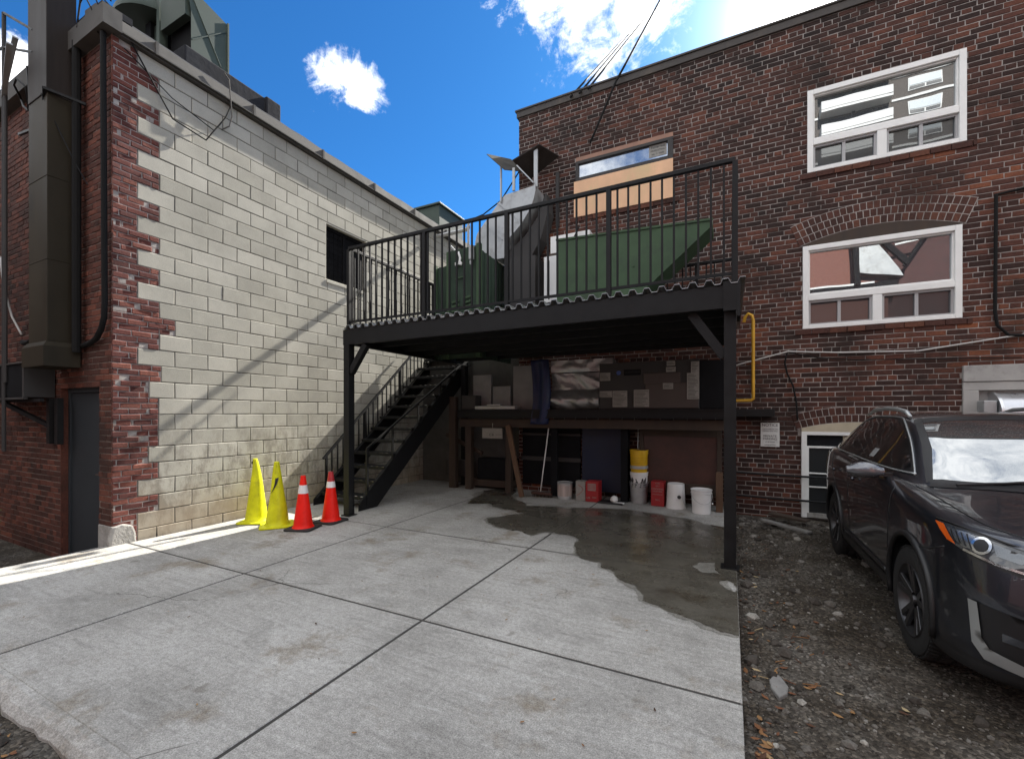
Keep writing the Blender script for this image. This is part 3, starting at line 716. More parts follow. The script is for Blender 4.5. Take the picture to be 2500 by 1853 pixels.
# ------------------------------------------------------------------ block building (left)
lb = thing('block_building', (-8.5,6.5,0), 'grey concrete block building with toothed red brick corner left of the concrete yard', 'building')
LO, LU, LN = (-6.5,0,0), (0,1,0), (1,0,0)
WN = (5.55,6.50,3.96,4.97)
teeth = {0:.25,1:.47,2:.25,3:.47,4:.36,5:.47,6:.47,7:.47,8:.37,9:.50,10:.25,11:.48,12:.66,13:.48}
rowh = .203; zb0 = .121
def tooth(r):
    if r < 0: return .25
    return teeth.get(r, .25 if r % 2 == 0 else .48)
g = MB()
masonry(g, LO, LU, LN, 2.70, 14, zb0-rowh, 6.02, .3955, rowh-.008, .008, holes=[WN], ph=-.1485, limit=lambda r: (2.5+tooth(r-1)+.004, 14), dep=.02, cham=.005, jit=.0016, mdep=.006)
build(g,'block_wall',[m_block,m_bjoint],lb,recalc=False)
# brick corner
g = MB(); bh = rowh/3
masonry(g, LO, LU, LN, 2.5, 3.2, zb0-rowh, 6.02, .2, bh-.009, .009, limit=lambda r: (2.5, 2.5+tooth(r//3-1)-.006), dep=.014, cham=.005, jit=.006, mi=0, mdep=.0075, wob=.06)
# mortar behind only where bricks stand
g2 = MB()
for v,f,m in ((g.v,g.f,g.m),):
    keep = [(q,mm) for q,mm in zip(f,m) if mm == 0]; g2.v = v; g2.f = [q for q,_ in keep]; g2.m = [0]*len(keep)
for r in range(30):
    za, zb = zb0+(r-1)*rowh, min(zb0+r*rowh,6.02)
    g2.add([(-6.5055,2.5,za),(-6.5055,2.5+tooth(r-1)-.002,za),(-6.5055,2.5+tooth(r-1)-.002,zb),(-6.5055,2.5,zb)],[(0,1,2,3)],1)
g = MB(); DR = (-7.86,-6.82,-.4,1.9)
masonry(g, (0,2.5,0), (1,0,0), (0,-1,0), -11.5, -6.5, -.45, 6.02, .205, .062, .0105, holes=[DR], jit=.003, headers=6, wob=.05)
g.box(-11.5,-6.70,2.62,14,-.5,6.0,1); g.box(-6.53,-6.507,5.0,5.55,3.9,5.0,1)
nb = len(g.v); g.v += g2.v; g.f += [tuple(i+nb for i in q) for q in g2.f]; g.m += [q+2 for q in g2.m]
build(g,'brick_wall',[m_brick_l,m_mortar_l,m_brick_q,m_mortar],lb,recalc=False)
# reveals of the door and the window
g = MB(); g.box(-7.875,-7.86,2.495,2.62,-.4,1.9); g.box(-6.82,-6.81,2.51,2.62,-.4,1.9); g.box(-7.86,-6.82,2.51,2.62,1.9,1.91); build(g,'door_reveal',m_brick_l,lb)
g = MB(); g.box(-7.855,-6.825,2.59,2.615,-.3,1.82); d = build(g,'door',m_door,lb,bevel=.004)
f = MB(); f.box(-7.855,-6.825,2.56,2.615,1.82,1.895); f.box(-7.857,-7.81,2.565,2.615,-.3,1.82); build(f,'door_frame',m_door,d,bevel=.004)
f = MB(); f.tube([(-6.88,2.58,.80),(-6.88,2.53,.80),(-6.97,2.53,.80)],.011,8); f.lathe([(.026,0),(.026,.008)],(-6.88,2.58,.80),14,'Y'); build(f,'handle',m_chrome,d,smooth=True)
g = MB(); g.box(-6.81,-6.49,2.485,2.52,-.42,.22); build(g,'rendered_plinth',m_conc_old,lb,bevel=.01)
g = MB()
pts = [(2.47,-.1),(2.73,-.1),(2.72,.1),(2.69,.2),(2.6,.235),(2.49,.21),(2.46,.05)]
g.prism(pts,'X',-6.53,-6.455); build(g,'corner_stone',m_conc_old,lb,bevel=.02)
# window in the block wall
y0,y1,z0,z1 = WN
g = MB(); g.box(-6.66,-6.505,y0-.02,y0,z0,z1); g.box(-6.66,-6.505,y1,y1+.02,z0,z1); g.box(-6.66,-6.505,y0,y1,z1,z1+.02); g.box(-6.66,-6.485,y0,y1,z0-.05,z0)
w = build(g,'window',m_block,lb)
g = MB()
for a in (y0,y0+.46,y1-.05): g.box(-6.63,-6.585,a,a+.05,z0,z1)
g.box(-6.63,-6.588,y0+.05,y1-.05,z1-.06,z1); g.box(-6.63,-6.588,y0+.05,y1-.05,z0,z0+.05)
build(g,'frame',m_void,w)
g = MB(); g.box(-6.62,-6.612,y0+.05,y1-.05,z0+.05,z1-.06); build(g,'pane',m_void,w)
g = MB()
for i in range(1,9): g.box(-6.60,-6.594,y0+.05,y0+.46,z0+.05+i*.1,z0+.056+i*.1)
for i in range(1,4): g.box(-6.60,-6.594,y0+.05+i*.1,y0+.056+i*.1,z0+.05,z1-.06)
build(g,'mesh_grille',m_void,w)
# roof edge: metal flashing on the wall head, membrane above
g = MB()
n = 46
for i in range(n+1):
    y = 2.4+11.6*i/n; s = noise.noise(V((y*1.3,1,0)))*.02+noise.noise(V((y*4,1,0)))*.012
    g.v += [(-6.42,y,6.03),(-6.405,y,6.035),(-6.405,y,6.05),(-6.425,y,6.058),(-6.45,y,6.20+s*.3),(-6.50,y,6.22+s),(-6.62,y,6.34+s*1.4),(-6.9,y,6.36+s)]
mats_ = [0,0,0,0,1,1,1]
for i in range(n):
    for k in range(7): g.f.append((i*8+k,i*8+k+1,(i+1)*8+k+1,(i+1)*8+k)); g.m.append(mats_[k])
g.add([(-6.42,2.4,6.03),(-6.405,2.4,6.035),(-6.405,2.4,6.05),(-6.425,2.4,6.058),(-6.45,2.4,6.20),(-6.50,2.4,6.22),(-6.62,2.4,6.34),(-6.9,2.4,6.36),(-6.9,2.4,6.03)],[tuple(range(9))],0)
g.box(-6.88,-6.44,2.55,14,6.015,6.05,0); g.box(-11.5,-6.398,2.38,2.56,6.02,6.25,2); g.box(-11.5,-6.5,2.41,2.7,6.25,6.33,1); g.box(-11.5,-6.85,2.7,14,5.95,6.2,1)
for i in range(9):
    y = 2.9+i*1.25; g.box(-6.447,-6.402,y,y+.03,6.03,6.19,0)
build(g,'roof_edge',[m_flash,m_roofdark,m_flash],lb)

# wall-hung things on the left building
d = thing('exhaust_duct',(-7.58,2.34,2.1),'tall square metal exhaust duct climbing the brick wall beside the grey door','duct')
g = MB(); g.box(-7.86,-7.31,2.2,2.46,2.42,5.4)
for z_ in (3.4,4.4): g.box(-7.865,-7.305,2.195,2.465,z_,z_+.012)
build(g,'lower_duct',m_galv_d,d,bevel=.006)
g = MB(); g.box(-7.85,-7.30,2.19,2.46,5.4,8.6); build(g,'upper_duct',m_duct_top,d,bevel=.006)
g = MB(); a,b = (-7.87,-7.30,2.19,2.47),(-7.90,-7.25,2.15,2.48)
g.add([(a[0],a[2],2.42),(a[1],a[2],2.42),(a[1],a[3],2.42),(a[0],a[3],2.42),(b[0],b[2],2.36),(b[1],b[2],2.36),(b[1],b[3],2.36),(b[0],b[3],2.36),(b[0],b[2],2.12),(b[1],b[2],2.12),(b[1],b[3],2.12),(b[0],b[3],2.12)],[(0,1,2,3),(11,10,9,8)]+[(i,(i+1)%4,4+(i+1)%4,4+i) for i in range(4)]+[(4+i,4+(i+1)%4,8+(i+1)%4,8+i) for i in range(4)])
build(g,'flared_outlet',m_galv_d,d)
g = MB(); g.bar((-8.2,2.46,5.62),(-7.305,2.17,5.42),.03); g.bar((-8.4,2.48,4.95),(-7.31,2.18,5.42),.04); g.bar((-7.305,2.17,5.42),(-7.1,2.48,5.35),.03); g.tube([(-7.42,2.18,5.40),(-7.15,2.4,4.6),(-7.05,2.48,4.35)],.006,6)
build(g,'brace',m_steel,d)
g = MB(); g.tube([(-6.55,2.44,6.0),(-6.55,2.44,5.7),(-6.54,2.45,2.85),(-6.555,2.45,2.68),(-6.62,2.45,2.55),(-6.75,2.45,2.44),(-6.95,2.46,2.40),(-7.25,2.47,2.38)],.03,10)
tag(build(g,'conduit',m_black,smooth=True),'thick black conduit on the brick corner curving toward the metal duct','pipe')
g = MB(); g.tube([(-7.18,2.42,2.3),(-7.18,2.42,6.1)],.045,10)
tag(build(g,'downpipe',m_black,smooth=True),'black downpipe in the gap right of the tall metal duct','pipe')
a = thing('air_conditioner',(-8.6,2.4,1.0),'dark grey air conditioner box on a wall bracket left of the grey door','air conditioner')
g = MB(); g.box(-9.4,-8.06,2.22,2.49,1.76,2.19); build(g,'casing',m_dark,a,bevel=.008)
g = MB(); g.box(-9.42,-8.03,2.2,2.49,2.19,2.21); g.box(-9.42,-8.03,2.2,2.24,1.73,1.76); g.box(-8.07,-8.02,2.2,2.49,1.76,2.19); build(g,'edge_frame',m_hvac,a,bevel=.003)
g = MB()
for x_ in (-8.05,-7.80): g.box(x_-.05,x_+.04,2.43,2.49,1.15,1.75)
g.bar((-8.9,2.25,1.70),(-8.05,2.46,1.38),.05); g.bar((-9.4,2.3,1.72),(-7.8,2.3,1.72),.04); build(g,'bracket',m_steel,a)
cable([(-9.2,2.3,3.75),(-8.9,2.25,3.3),(-8.6,2.25,2.85),(-8.45,2.3,2.6)],.012,m_cable_w,'pale hanging cable left of the tall metal duct')
cable([(-8.9,2.44,2.55),(-8.3,2.4,2.6),(-7.9,2.42,2.5)],.04,m_black,'bundled black cables under the duct beside the air conditioner',sag=.05)
# iron stair frame top left
f = thing('fire_escape_rail',(-9.0,2.2,3),'thin grey metal fire escape railing at the top left behind the duct','railing')
k = 2.2/2.4
def fp(x,z,y=2.2): return (x*k, y, 1.55+(z-1.55)*k)
g = MB(); g.tube([fp(-9.47,1.0),fp(-9.47,7.38)],.022,8); g.tube([fp(-9.41,2.0),fp(-9.41,6.28)],.02,8); build(g,'post',m_hvac,f,smooth=True)
g = MB(); g.tube([fp(-9.47,7.38),fp(-8.42,6.72)],.016,8); build(g,'handrail',m_steel,f,smooth=True)
g = MB(); g.tube([fp(-9.8,6.95),fp(-9.47,6.88),fp(-8.42,6.42)],.016,8); build(g,'mid_rail',m_steel,f,smooth=True)
g = MB(); g.bar(fp(-9.47,6.28),fp(-8.42,6.50,2.05),.05,.02); g.bar(fp(-9.47,6.16),fp(-8.42,6.38,2.0),.05,.02); build(g,'step_bracket',m_galv,f)
g = MB(); g.tube([(-8.9,2.42,5.95),(-8.72,2.3,6.02),(-8.45,2.25,5.98),(-8.30,2.3,5.85),(-8.4,2.35,5.6),(-8.75,2.4,5.8),(-8.9,2.42,5.95)],.014,6); g.bar((-8.25,2.3,6.1),(-8.25,2.35,5.3),.03); g.bar((-8.9,2.4,5.45),(-8.2,2.35,5.3),.03)
tag(build(g,'antenna_bracket',m_steel),'black looped antenna bracket on the roof edge left of the duct','antenna')
# cables and loops at the roof corner
cable([(-8.0,2.3,8.4),(-7.2,2.36,7.0),(-6.72,2.4,6.3),(-6.62,2.42,6.0)],.008,m_black,'left thin black cable falling to the roof corner','cable')
cable([(-7.6,2.3,8.3),(-6.95,2.36,7.0),(-6.6,2.42,6.3)],.008,m_black,'right thin black cable falling to the roof corner','cable')
cable([(-7.1,2.4,6.3),(-7.0,2.4,6.6),(-6.8,2.42,6.75),(-6.6,2.45,6.7),(-6.52,2.5,6.4)],.009,m_black,'black cable loop standing on the roof corner','cable')
cable([(-7.05,2.38,6.2),(-7.02,2.4,6.5),(-6.85,2.42,6.68),(-6.7,2.5,6.5),(-6.6,2.6,6.35)],.007,m_black,'smaller black cable loop beside the roof corner','cable')
cable([(-6.46,2.55,6.2),(-6.44,3.1,5.35),(-6.44,3.5,5.3),(-6.43,3.75,5.75),(-6.43,3.86,6.05)],.009,m_black,'black cable swagging on the block wall below the roof edge','cable')
cable([(-6.46,2.6,5.9),(-6.45,3.1,5.62),(-6.45,3.6,5.5)],.007,m_black,'short black cable crossing the brick corner below the roof edge','cable')
g = MB(); g.tube([(-6.40,3.72,6.36),(-6.39,3.78,6.3),(-6.39,3.82,5.8),(-6.42,3.80,5.66),(-6.49,3.74,5.6)],.009,8)
tag(build(g,'conduit',m_flash,smooth=True),'grey conduit hook bent over the flashing of the block wall','pipe')

# roof plant
u = thing('rooftop_exhaust',(-7.4,3.9,6.3),'grey green rooftop exhaust hood on the block building','roof unit')
g = MB(); g.add([(-6.9,3.55,6.62),(-6.9,4.05,6.62),(-6.9,4.06,7.5),(-6.9,3.62,7.62),(-6.9,3.5,7.62),(-6.9,3.55,7.3),(-7.6,3.95,6.62),(-7.6,4.45,6.62),(-7.6,4.45,7.5),(-7.6,4.0,7.62),(-7.6,3.9,7.62),(-7.6,3.95,7.3)],[(0,1,2,3,4,5)]+[(i,(i+1)%6,6+(i+1)%6,6+i) for i in range(6)]+[(11,10,9,8,7,6)])
build(g,'sheet_panel',m_roofgreen,u)
g = MB(); g.bar((-6.895,3.58,7.5),(-6.895,4.03,6.65),.012); g.bar((-6.895,3.56,6.9),(-6.895,4.04,7.38),.012); g.bar((-6.89,4.06,6.55),(-6.89,4.06,7.52),.025); build(g,'seam',m_roofgreen,u)
g = MB(); g.box(-8.15,-8.0,3.55,4.2,6.3,7.6); g.box(-8.1,-7.0,3.9,3.96,6.3,7.6); g.box(-7.62,-6.93,3.64,3.94,6.5,7.55); g.box(-7.72,-7.64,3.5,3.58,6.3,8.0,1); g.box(-8.1,-7.0,3.55,4.2,6.3,6.5,1); g.box(-8.12,-7.7,3.6,3.64,6.8,7.55,1)
build(g,'housing',[m_dark,m_roofgreen],u)
g = MB(); g.lathe([(.0,0),(.55,0),(.55,.08),(.36,.35),(.36,.9)],(-8.2,3.75,7.62),24); build(g,'fan_cowl',m_roofgreen,u,smooth=True)
g = MB(); g.prism([(7.3,-7.55),(7.75,-7.55),(7.75,-7.1),(7.3,-6.95)],'Y',3.55,4.1) if False else g.box(-7.6,-6.95,3.5,3.6,7.25,7.7); build(g,'duct_flange',m_roofgreen,u)
tag(build(MB().box(-7.9,-6.66,3.35,4.75,6.34,6.6).box(-6.72,-6.62,4.5,4.75,6.3,6.62),'roof_kerb',m_roofdark,bevel=.02),'dark raised kerb under the rooftop exhaust hood','roof kerb')
tag(build(MB().box(-7.6,-6.6,9.1,10.2,6.2,6.85).box(-7.65,-6.55,9.05,10.25,6.85,6.9),'roof_box',m_roofgreen,bevel=.01),'grey green box at the far end of the block building roof','roof unit')
m_ = thing('service_mast',(-5.35,8.5,4.4),'thin metal service mast rising behind the green enclosure','mast')
g = MB(); g.tube([(-5.35,8.5,4.3),(-5.35,8.5,5.85),(-5.33,8.5,5.93),(-5.27,8.48,5.95)],.028,8); build(g,'pole',m_galv,m_,smooth=True)
g = MB(); g.box(-5.62,-5.5,8.3,8.42,4.8,5.2); g.tube([(-5.9,8.6,5.5),(-5.65,8.5,5.25),(-5.56,8.4,5.2)],.02,8); g.bar((-5.35,8.5,5.4),(-4.9,8.7,5.2),.02); build(g,'meter_box',m_galv,m_)
cable([(-5.28,8.48,5.95),(-4.9,8.4,5.96),(-4.4,8.3,6.12),(-3.95,8.25,6.6),(-3.8,8.2,6.75)],.014,m_black,'black cable rising from the service mast to the rain cap')
g = MB(); g.tube([(-6.52,8.75,5.87),(-5.55,8.78,5.90),(-5.35,8.5,5.8)],.05,8)
tag(build(g,'conduit',m_galv,smooth=True),'grey conduit crossing from the block wall to the service mast','pipe')
# wall behind the yard under the deck
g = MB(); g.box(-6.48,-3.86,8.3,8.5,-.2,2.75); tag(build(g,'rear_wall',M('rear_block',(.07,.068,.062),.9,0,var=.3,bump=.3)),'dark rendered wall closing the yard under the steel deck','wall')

# ------------------------------------------------------------------ steel deck
dk = thing('steel_deck',(-2.6,6.2,0),'black steel deck on posts with a corrugated metal floor between the two buildings','deck')
DX0, DX1, DY0, DY1 = -5.2, .0, 4.85, 7.75
def hpost(x, y, z0, z1):
    g = MB(); g.box(x-.055,x+.055,y-.055,y-.045,z0,z1); g.box(x-.055,x+.055,y+.045,y+.055,z0,z1); g.box(x-.005,x+.005,y-.045,y+.045,z0,z1)
    g.box(x-.05,x+.05,y-.045,y+.045,z0,z1) ; g.box(x-.085,x+.085,y-.085,y+.085,z0,z0+.012); return g
for x,y in ((DX0,4.86),(DX1,4.92),(DX0,8.1),(DX1,7.9)):
    build(hpost(x,y,0.0,2.59),'post',m_steel,dk)
def channel(mb, a, b, h, fl=.07, th=.01, side=1):
    """C-channel between two points, web vertical"""
    a = V(a); b = V(b); d = (b-a).normalized(); n = V((-d.y,d.x,0)).normalized()*side; up = d.cross(n)*(-side if False else 1)
    up = n.cross(d)*(1 if n.cross(d).z > 0 else -1)
    for (p, q, o, w) in ((0,h,0,th),(h-th,h,th,fl),(0,th,th,fl)):
        vs = []
        for e in (a, b):
            for s1, s2 in ((o,p),(w,p),(w,q),(o,q)): vs.append(e+n*s1+up*s2)
        mb.add(vs, [(3,2,1,0),(4,5,6,7),(0,1,5,4),(1,2,6,5),(2,3,7,6),(3,0,4,7)])
g = MB(); channel(g,(DX0-.06,4.80,2.59),(DX1+.07,4.80,2.59),.225,side=1); build(g,'front_beam',m_steel,dk)
g = MB(); channel(g,(DX0-.005,4.87,2.59),(DX0-.005,8.25,2.59),.225,side=-1); build(g,'side_beam',m_steel,dk)
g = MB(); channel(g,(DX1+.055,4.87,2.59),(DX1+.055,8.0,2.59),.225,side=1); build(g,'side_beam',m_steel,dk)
for y in (5.45,6.05,6.65,7.25,7.72):
    g = MB(); channel(g,(DX0+.03,y,2.64),(DX1-.03,y,2.64),.17); build(g,'joist',m_steel,dk)
for x,y,s,z in ((DX0,4.86,1,2.2),(DX1,4.92,-1,2.15)):
    g = MB(); g.bar((x+s*.05,y,z-.03),(x+s*.36,y,2.58),.09,.08,up=(0,1,0)); build(g,'knee_brace',m_steel,dk)
for y in (4.80,):
    g = MB(); g.box(DX1-.06,DX1+.075,4.785,4.80,2.56,2.85); g.box(DX1+.06,DX1+.09,4.78,5.1,2.5,2.86); build(g,'corner_plate',m_steel,dk)
# corrugated pan, flutes along Y so the ends show over the beam
g = MB(); prof = []; x = DX0-.04
while x < DX1+.05:
    prof += [(x,2.822),(x+.055,2.822),(x+.075,2.872),(x+.125,2.872)]; x += .15
vs = []
for (px,pz) in prof: vs += [(px,4.775,pz),(px,DY1,pz),(px,4.775,pz+.006),(px,DY1,pz+.006)]
fs = []
for i in range(len(prof)-1):
    a = i*4; b = a+4; fs += [(a,b,b+1,a+1),(a+2,a+3,b+3,b+2),(a,a+2,b+2,b),(a+1,b+1,b+3,a+3)]
g.add(vs,fs); build(g,'corrugated_floor',m_deckpan,dk)
g = MB(); g.box(DX0-.75,DX0,8.65,9.6,2.80,2.86); g.box(DX0-.75,DX0-.02,8.65,8.69,2.62,2.80); build(g,'stair_landing',m_steel,dk)
# railings
def railing(x0, y0, x1, y1, posts, zb=2.94, zt=4.06, step=.118, parent=dk):
    a = V((x0,y0,0)); b = V((x1,y1,0)); d = b-a; L = d.length; d.normalize()
    g = MB(); g.bar(a+Z*zt, b+Z*zt, .05, .042); rl = build(g,'railing',m_steel,parent,bevel=.003)
    g = MB(); g.bar(a+Z*zb, b+Z*zb, .032, .028); build(g,'bottom_rail',m_steel,rl)
    for q in posts:
        p = a+d*q*L; g = MB(); g.bar(p+Z*(2.80), p+Z*(zt-.02), .05, .05); build(g,'rail_post',m_steel,rl)
    k = step*.6; pr = None
    while k < L-.03:
        p = a+d*k
        if all(abs(k-q*L) > .05 for q in posts):
            if pr is None:
                g = MB(); g.bar(p+Z*(zb+.012), p+Z*(zt-.02), .02); pr = build(g,'baluster',m_steel,rl); pr0 = p
            else:
                c = pr.copy(); link(c); c.parent = rl; c.location = p-pr0
        k += step
    return rl
railing(DX0,4.86,.045,4.86,[0,.272,.516,.76,1.0])
railing(DX0,4.9,DX0,6.98,[.999])
railing(.045,4.9,.045,7.6,[.5,1])
railing(-1.0,7.62,.03,7.62,[0,.5],zt=3.95)

# ------------------------------------------------------------------ stairs along the block wall
st = thing('steel_stairs',(-5.78,5.3,0),'black open steel stairs rising beside the block wall under the deck','stairs')
y0s, y1s, zs1 = 5.15, 8.55, 2.80
sl = zs1/(8.45-5.4)
for x in (-5.27,-6.30):
    g = MB(); p = [(5.12,0),(5.52,0),(8.62,2.62),(8.62,2.82),(8.36,2.82),(5.12,.10)]
    g.prism(p,'X',x-.006,x+.006); 
    g.bar((x+(.03 if x<-6 else -.03),5.15,.12),(x+(.03 if x<-6 else -.03),8.38,2.82),.06,.012); g.bar((x+(.03 if x<-6 else -.03),5.5,.02),(x+(.03 if x<-6 else -.03),8.6,2.62),.06,.012)
    build(g,'stringer',m_steel,st)
nt_ = 13; tr = None
for i in range(nt_):
    z = .215*(i+1)-.01; y = 5.36+i*.238
    if i == 0:
        g = MB(); g.box(-6.29,-5.28,y-.13,y+.13,z-.004,z); g.box(-6.29,-5.28,y-.13,y-.122,z-.05,z-.004); g.box(-6.29,-5.28,y+.122,y+.13,z-.04,z-.004)
        for k in range(8): g.box(-6.22+k*.125,-6.17+k*.125,y-.128,y-.09,z,z+.004,1)
        tr = build(g,'tread',[m_steel,m_chrome],st)
    else:
        c = tr.copy(); link(c); c.parent = st; c.location = V((0,i*.238,i*.215))
for x, nm in ((-6.30,'handrail'),):
    g = MB(); g.bar((x,5.32,1.02-.25),(x,8.75,1.02-.25+3.43*.885),.04,.035); hr = build(g,nm,m_steel,st)
    for yy in (5.38,6.3,7.3,8.2):
        zb_ = (yy-5.3)*.885+.12; g = MB(); g.bar((x,yy,zb_),(x,yy,zb_+.62),.035); build(g,'rail_post',m_steel,hr)
    b0 = None
    for i in range(24):
        yy = 5.5+i*.125; zb_ = (yy-5.3)*.885+.18
        if b0 is None:
            g = MB(); g.bar((x,yy,zb_),(x,yy,zb_+.56),.02); b0 = build(g,'baluster',m_steel,hr)
        else:
            c = b0.copy(); link(c); c.parent = hr; c.location = V((0,i*.125,i*.125*.885))
g = MB(); g.bar((-5.27,5.30,.05),(-5.27,5.30,.98),.035); g.bar((-5.27,5.30,.98),(-5.27,8.3,2.75),.03); hr = build(g,'handrail',m_steel,st)
for yy in (5.9,6.6,7.3):
    g = MB(); g.bar((-5.27,yy,(yy-5.3)*.885+.1),(-5.27,yy,(yy-5.3)*.6+.98),.03) if False else g.bar((-5.27,yy,(yy-5.15)*.83+.1),(-5.27,yy,(yy-5.3)*.59+.98),.03); build(g,'rail_post',m_steel,hr)

# ------------------------------------------------------------------ things standing on the deck
gb = thing('green_duct',(-1.5,7.2,2.9),'large olive green sheet metal duct with a slanted underside on the deck','duct')
poly = [(-2.62,2.88),(-2.62,4.49),(-.23,4.37),(-.23,4.27),(-1.85,2.88)]
g = MB(); g.prism(poly,'Y',6.95,7.5); build(g,'casing',m_green,gb,bevel=.006)
g = MB(); g.box(-2.63,-.22,6.935,6.95,4.30,4.33) if False else g.bar((-2.63,6.94,4.475),(-.22,6.94,4.355),.02,.03); g.bar((-2.3,6.943,4.35),(-1.95,6.943,3.7),.006); g.lathe([(.0,-.01),(.018,-.01),(.018,0)],(-1.35,6.945,3.85),10,'Y'); build(g,'flange',m_green,gb)
ge = thing('green_enclosure',(-4.7,7.6,2.8),'dark green corrugated enclosure on the deck beside the block wall','enclosure')
def corr(mb, a, b, z0, z1a, z1b, amp=.012, per=.14, n=None):
    a = V(a); b = V(b); d = b-a; L = d.length; d.normalize(); nn = V((d.y,-d.x,0)); k = 0; pr = []
    while k < L: pr += [(k,0),(k+per*.4,0),(k+per*.5,amp),(k+per*.9,amp)]; k += per
    pr = [p for p in pr if p[0] <= L]+[(L,0)]; vs = []
    for u,o in pr:
        q = a+d*u+nn*o; zt = z1a+(z1b-z1a)*u/L; vs += [(q.x,q.y,z0),(q.x,q.y,zt),(q.x-nn.x*.01,q.y-nn.y*.01,z0),(q.x-nn.x*.01,q.y-nn.y*.01,zt)]
    fs = []
    for i in range(len(pr)-1):
        p = i*4; q = p+4; fs += [(p,q,q+1,p+1),(p+2,p+3,q+3,q+2),(p+1,q+1,q+3,p+3)]
    mb.add(vs,fs)
g = MB(); corr(g,(-5.19,7.05,0),(-4.86,7.05,0),2.6,4.40,4.42); build(g,'front_sheet',m_green_d,ge)
g = MB(); corr(g,(-4.86,7.03,0),(-4.2,7.03,0),2.6,4.68,4.70,per=.3,amp=.006); build(g,'front_sheet',m_green_d,ge)
g = MB(); corr(g,(-4.18,7.05,0),(-4.18,9.0,0),2.6,4.62,4.55); build(g,'side_sheet',m_green_d,ge)
g = MB(); g.box(-4.23,-4.15,6.99,7.07,2.6,4.72); g.box(-4.9,-4.84,6.99,7.05,2.6,4.66); g.box(-5.21,-5.15,7.0,7.06,2.6,4.44); build(g,'corner_trim',m_green,ge)
g = MB()
for i in range(6): g.bar((-4.52,7.0,3.3+i*.085),(-4.36,7.0,3.33+i*.085),.012,.04); g.bar((-4.78,7.0,3.25+i*.085),(-4.62,7.0,3.28+i*.085),.012,.04)
g.bar((-4.7,7.0,4.12),(-4.5,7.0,4.14),.02); build(g,'louvre',m_green,ge)
g = MB(); g.tube([(-4.63,7.0,4.62),(-4.58,6.98,4.50),(-4.60,6.98,4.38)],.022,8); g.lathe([(.0,0),(.03,.0),(.035,.05),(.0,.07)],(-4.57,6.98,4.36),12); g.lathe([(.0,0),(.03,.0),(.035,.05),(.0,.07)],(-4.66,6.98,4.36),12)
tag(build(g,'flood_lamp',m_whitep,smooth=True),'small twin white lamp on top of the green enclosure','lamp')
g = MB(); g.box(-4.36,-4.27,6.93,6.99,4.42,4.68); g.box(-4.34,-4.29,6.93,6.98,4.32,4.40); tag(build(g,'socket_box',m_galv,bevel=.006),'small grey electrical box on the corner of the green enclosure','electrical box')
# kitchen exhaust elbow
ee = thing('exhaust_elbow',(-4.0,7.85,4.6),'curved pale galvanised duct elbow above the green enclosure','duct')
left = [(-4.66,4.90),(-4.60,5.17),(-4.47,5.33),(-4.27,5.53),(-4.08,5.73),(-3.95,5.84)]
right = [(-3.31,5.88),(-3.31,5.75),(-3.35,5.60),(-3.44,5.41),(-3.60,5.20),(-3.77,5.05),(-3.93,4.92),(-3.98,4.60),(-4.45,4.62)]
def smooth2(p):
    out = []
    for i in range(len(p)-1):
        for k in range(5): out.append(cr2(p, i+k/5))
    return out+[p[-1]]
def cr2(p, t_):
    n_ = len(p)-1; i = min(int(t_),n_-1); f = t_-i; a_, b_ = p[i], p[i+1]; z_ = p[max(i-1,0)]; c_ = p[min(i+2,n_)]
    return tuple(.5*(2*q+(-o+r_)*f+(2*o-5*q+4*r_-s_)*f*f+(-o+3*q-3*r_+s_)*f**3) for o,q,r_,s_ in zip(z_,a_,b_,c_))
g = MB(); g.prism(smooth2(left)+smooth2(right[:7])+right[7:],'Y',7.62,8.05); build(g,'casing',m_galv,ee,bevel=.006)
g = MB(); g.bar((-4.10,7.615,5.70),(-3.72,7.615,5.36),.02,.05,up=(0,1,0)); g.bar((-3.72,7.615,5.36),(-3.60,7.615,5.20),.02,.05,up=(0,1,0)); g.bar((-4.42,7.615,5.36),(-4.0,7.615,4.96),.015,.03,up=(0,1,0))
for a_,b_ in zip(right[:6],right[1:7]): g.bar((a_[0],7.61,a_[1]),(b_[0],7.61,b_[1]),.03,.03,up=(0,1,0))
build(g,'seam',m_galv,ee)
g = MB(); g.prism([(-3.98,4.75),(-3.6,5.0),(-3.30,5.35),(-3.18,5.7),(-3.14,5.75),(-3.10,5.4),(-3.25,4.9),(-3.5,4.5),(-3.98,4.5)],'Y',7.75,8.07); build(g,'rear_casing',m_hvac,ee,bevel=.006)
g = MB(); g.box(-3.95,-3.3,7.6,8.07,2.9,4.55); build(g,'riser',m_hvac,ee,bevel=.006)
rc = thing('rain_cap',(-3.9,7.7,5.85),'tilted sheet metal rain cap on thin legs over the duct elbow','rain cap')
g = MB(); g.add([(-4.27,7.45,6.62),(-3.88,7.45,6.22),(-3.62,8.0,6.38),(-4.02,8.0,6.74),(-4.27,7.45,6.635),(-3.88,7.45,6.235),(-3.62,8.0,6.395),(-4.02,8.0,6.755)],[(0,1,2,3),(7,6,5,4),(0,1,5,4),(1,2,6,5),(2,3,7,6),(3,0,4,7)]); build(g,'cap_sheet',m_galv_d,rc)
for a_,b_ in (((-4.03,7.6,5.7),(-4.03,7.6,6.40)),((-3.75,7.6,5.86),(-3.75,7.6,6.30))):
    g = MB(); g.bar(a_,b_,.05 if b_[0]>-3.9 else .03,.03); build(g,'leg',m_galv,rc)
g = MB(); g.bar((-3.68,7.6,6.33),(-3.34,7.62,5.93),.045,.02); build(g,'leg',m_galv,rc)
aw = thing('sheet_awning',(-3.4,7.9,5.88),'dark bent metal sheet fixed against the upper brick corner','awning')
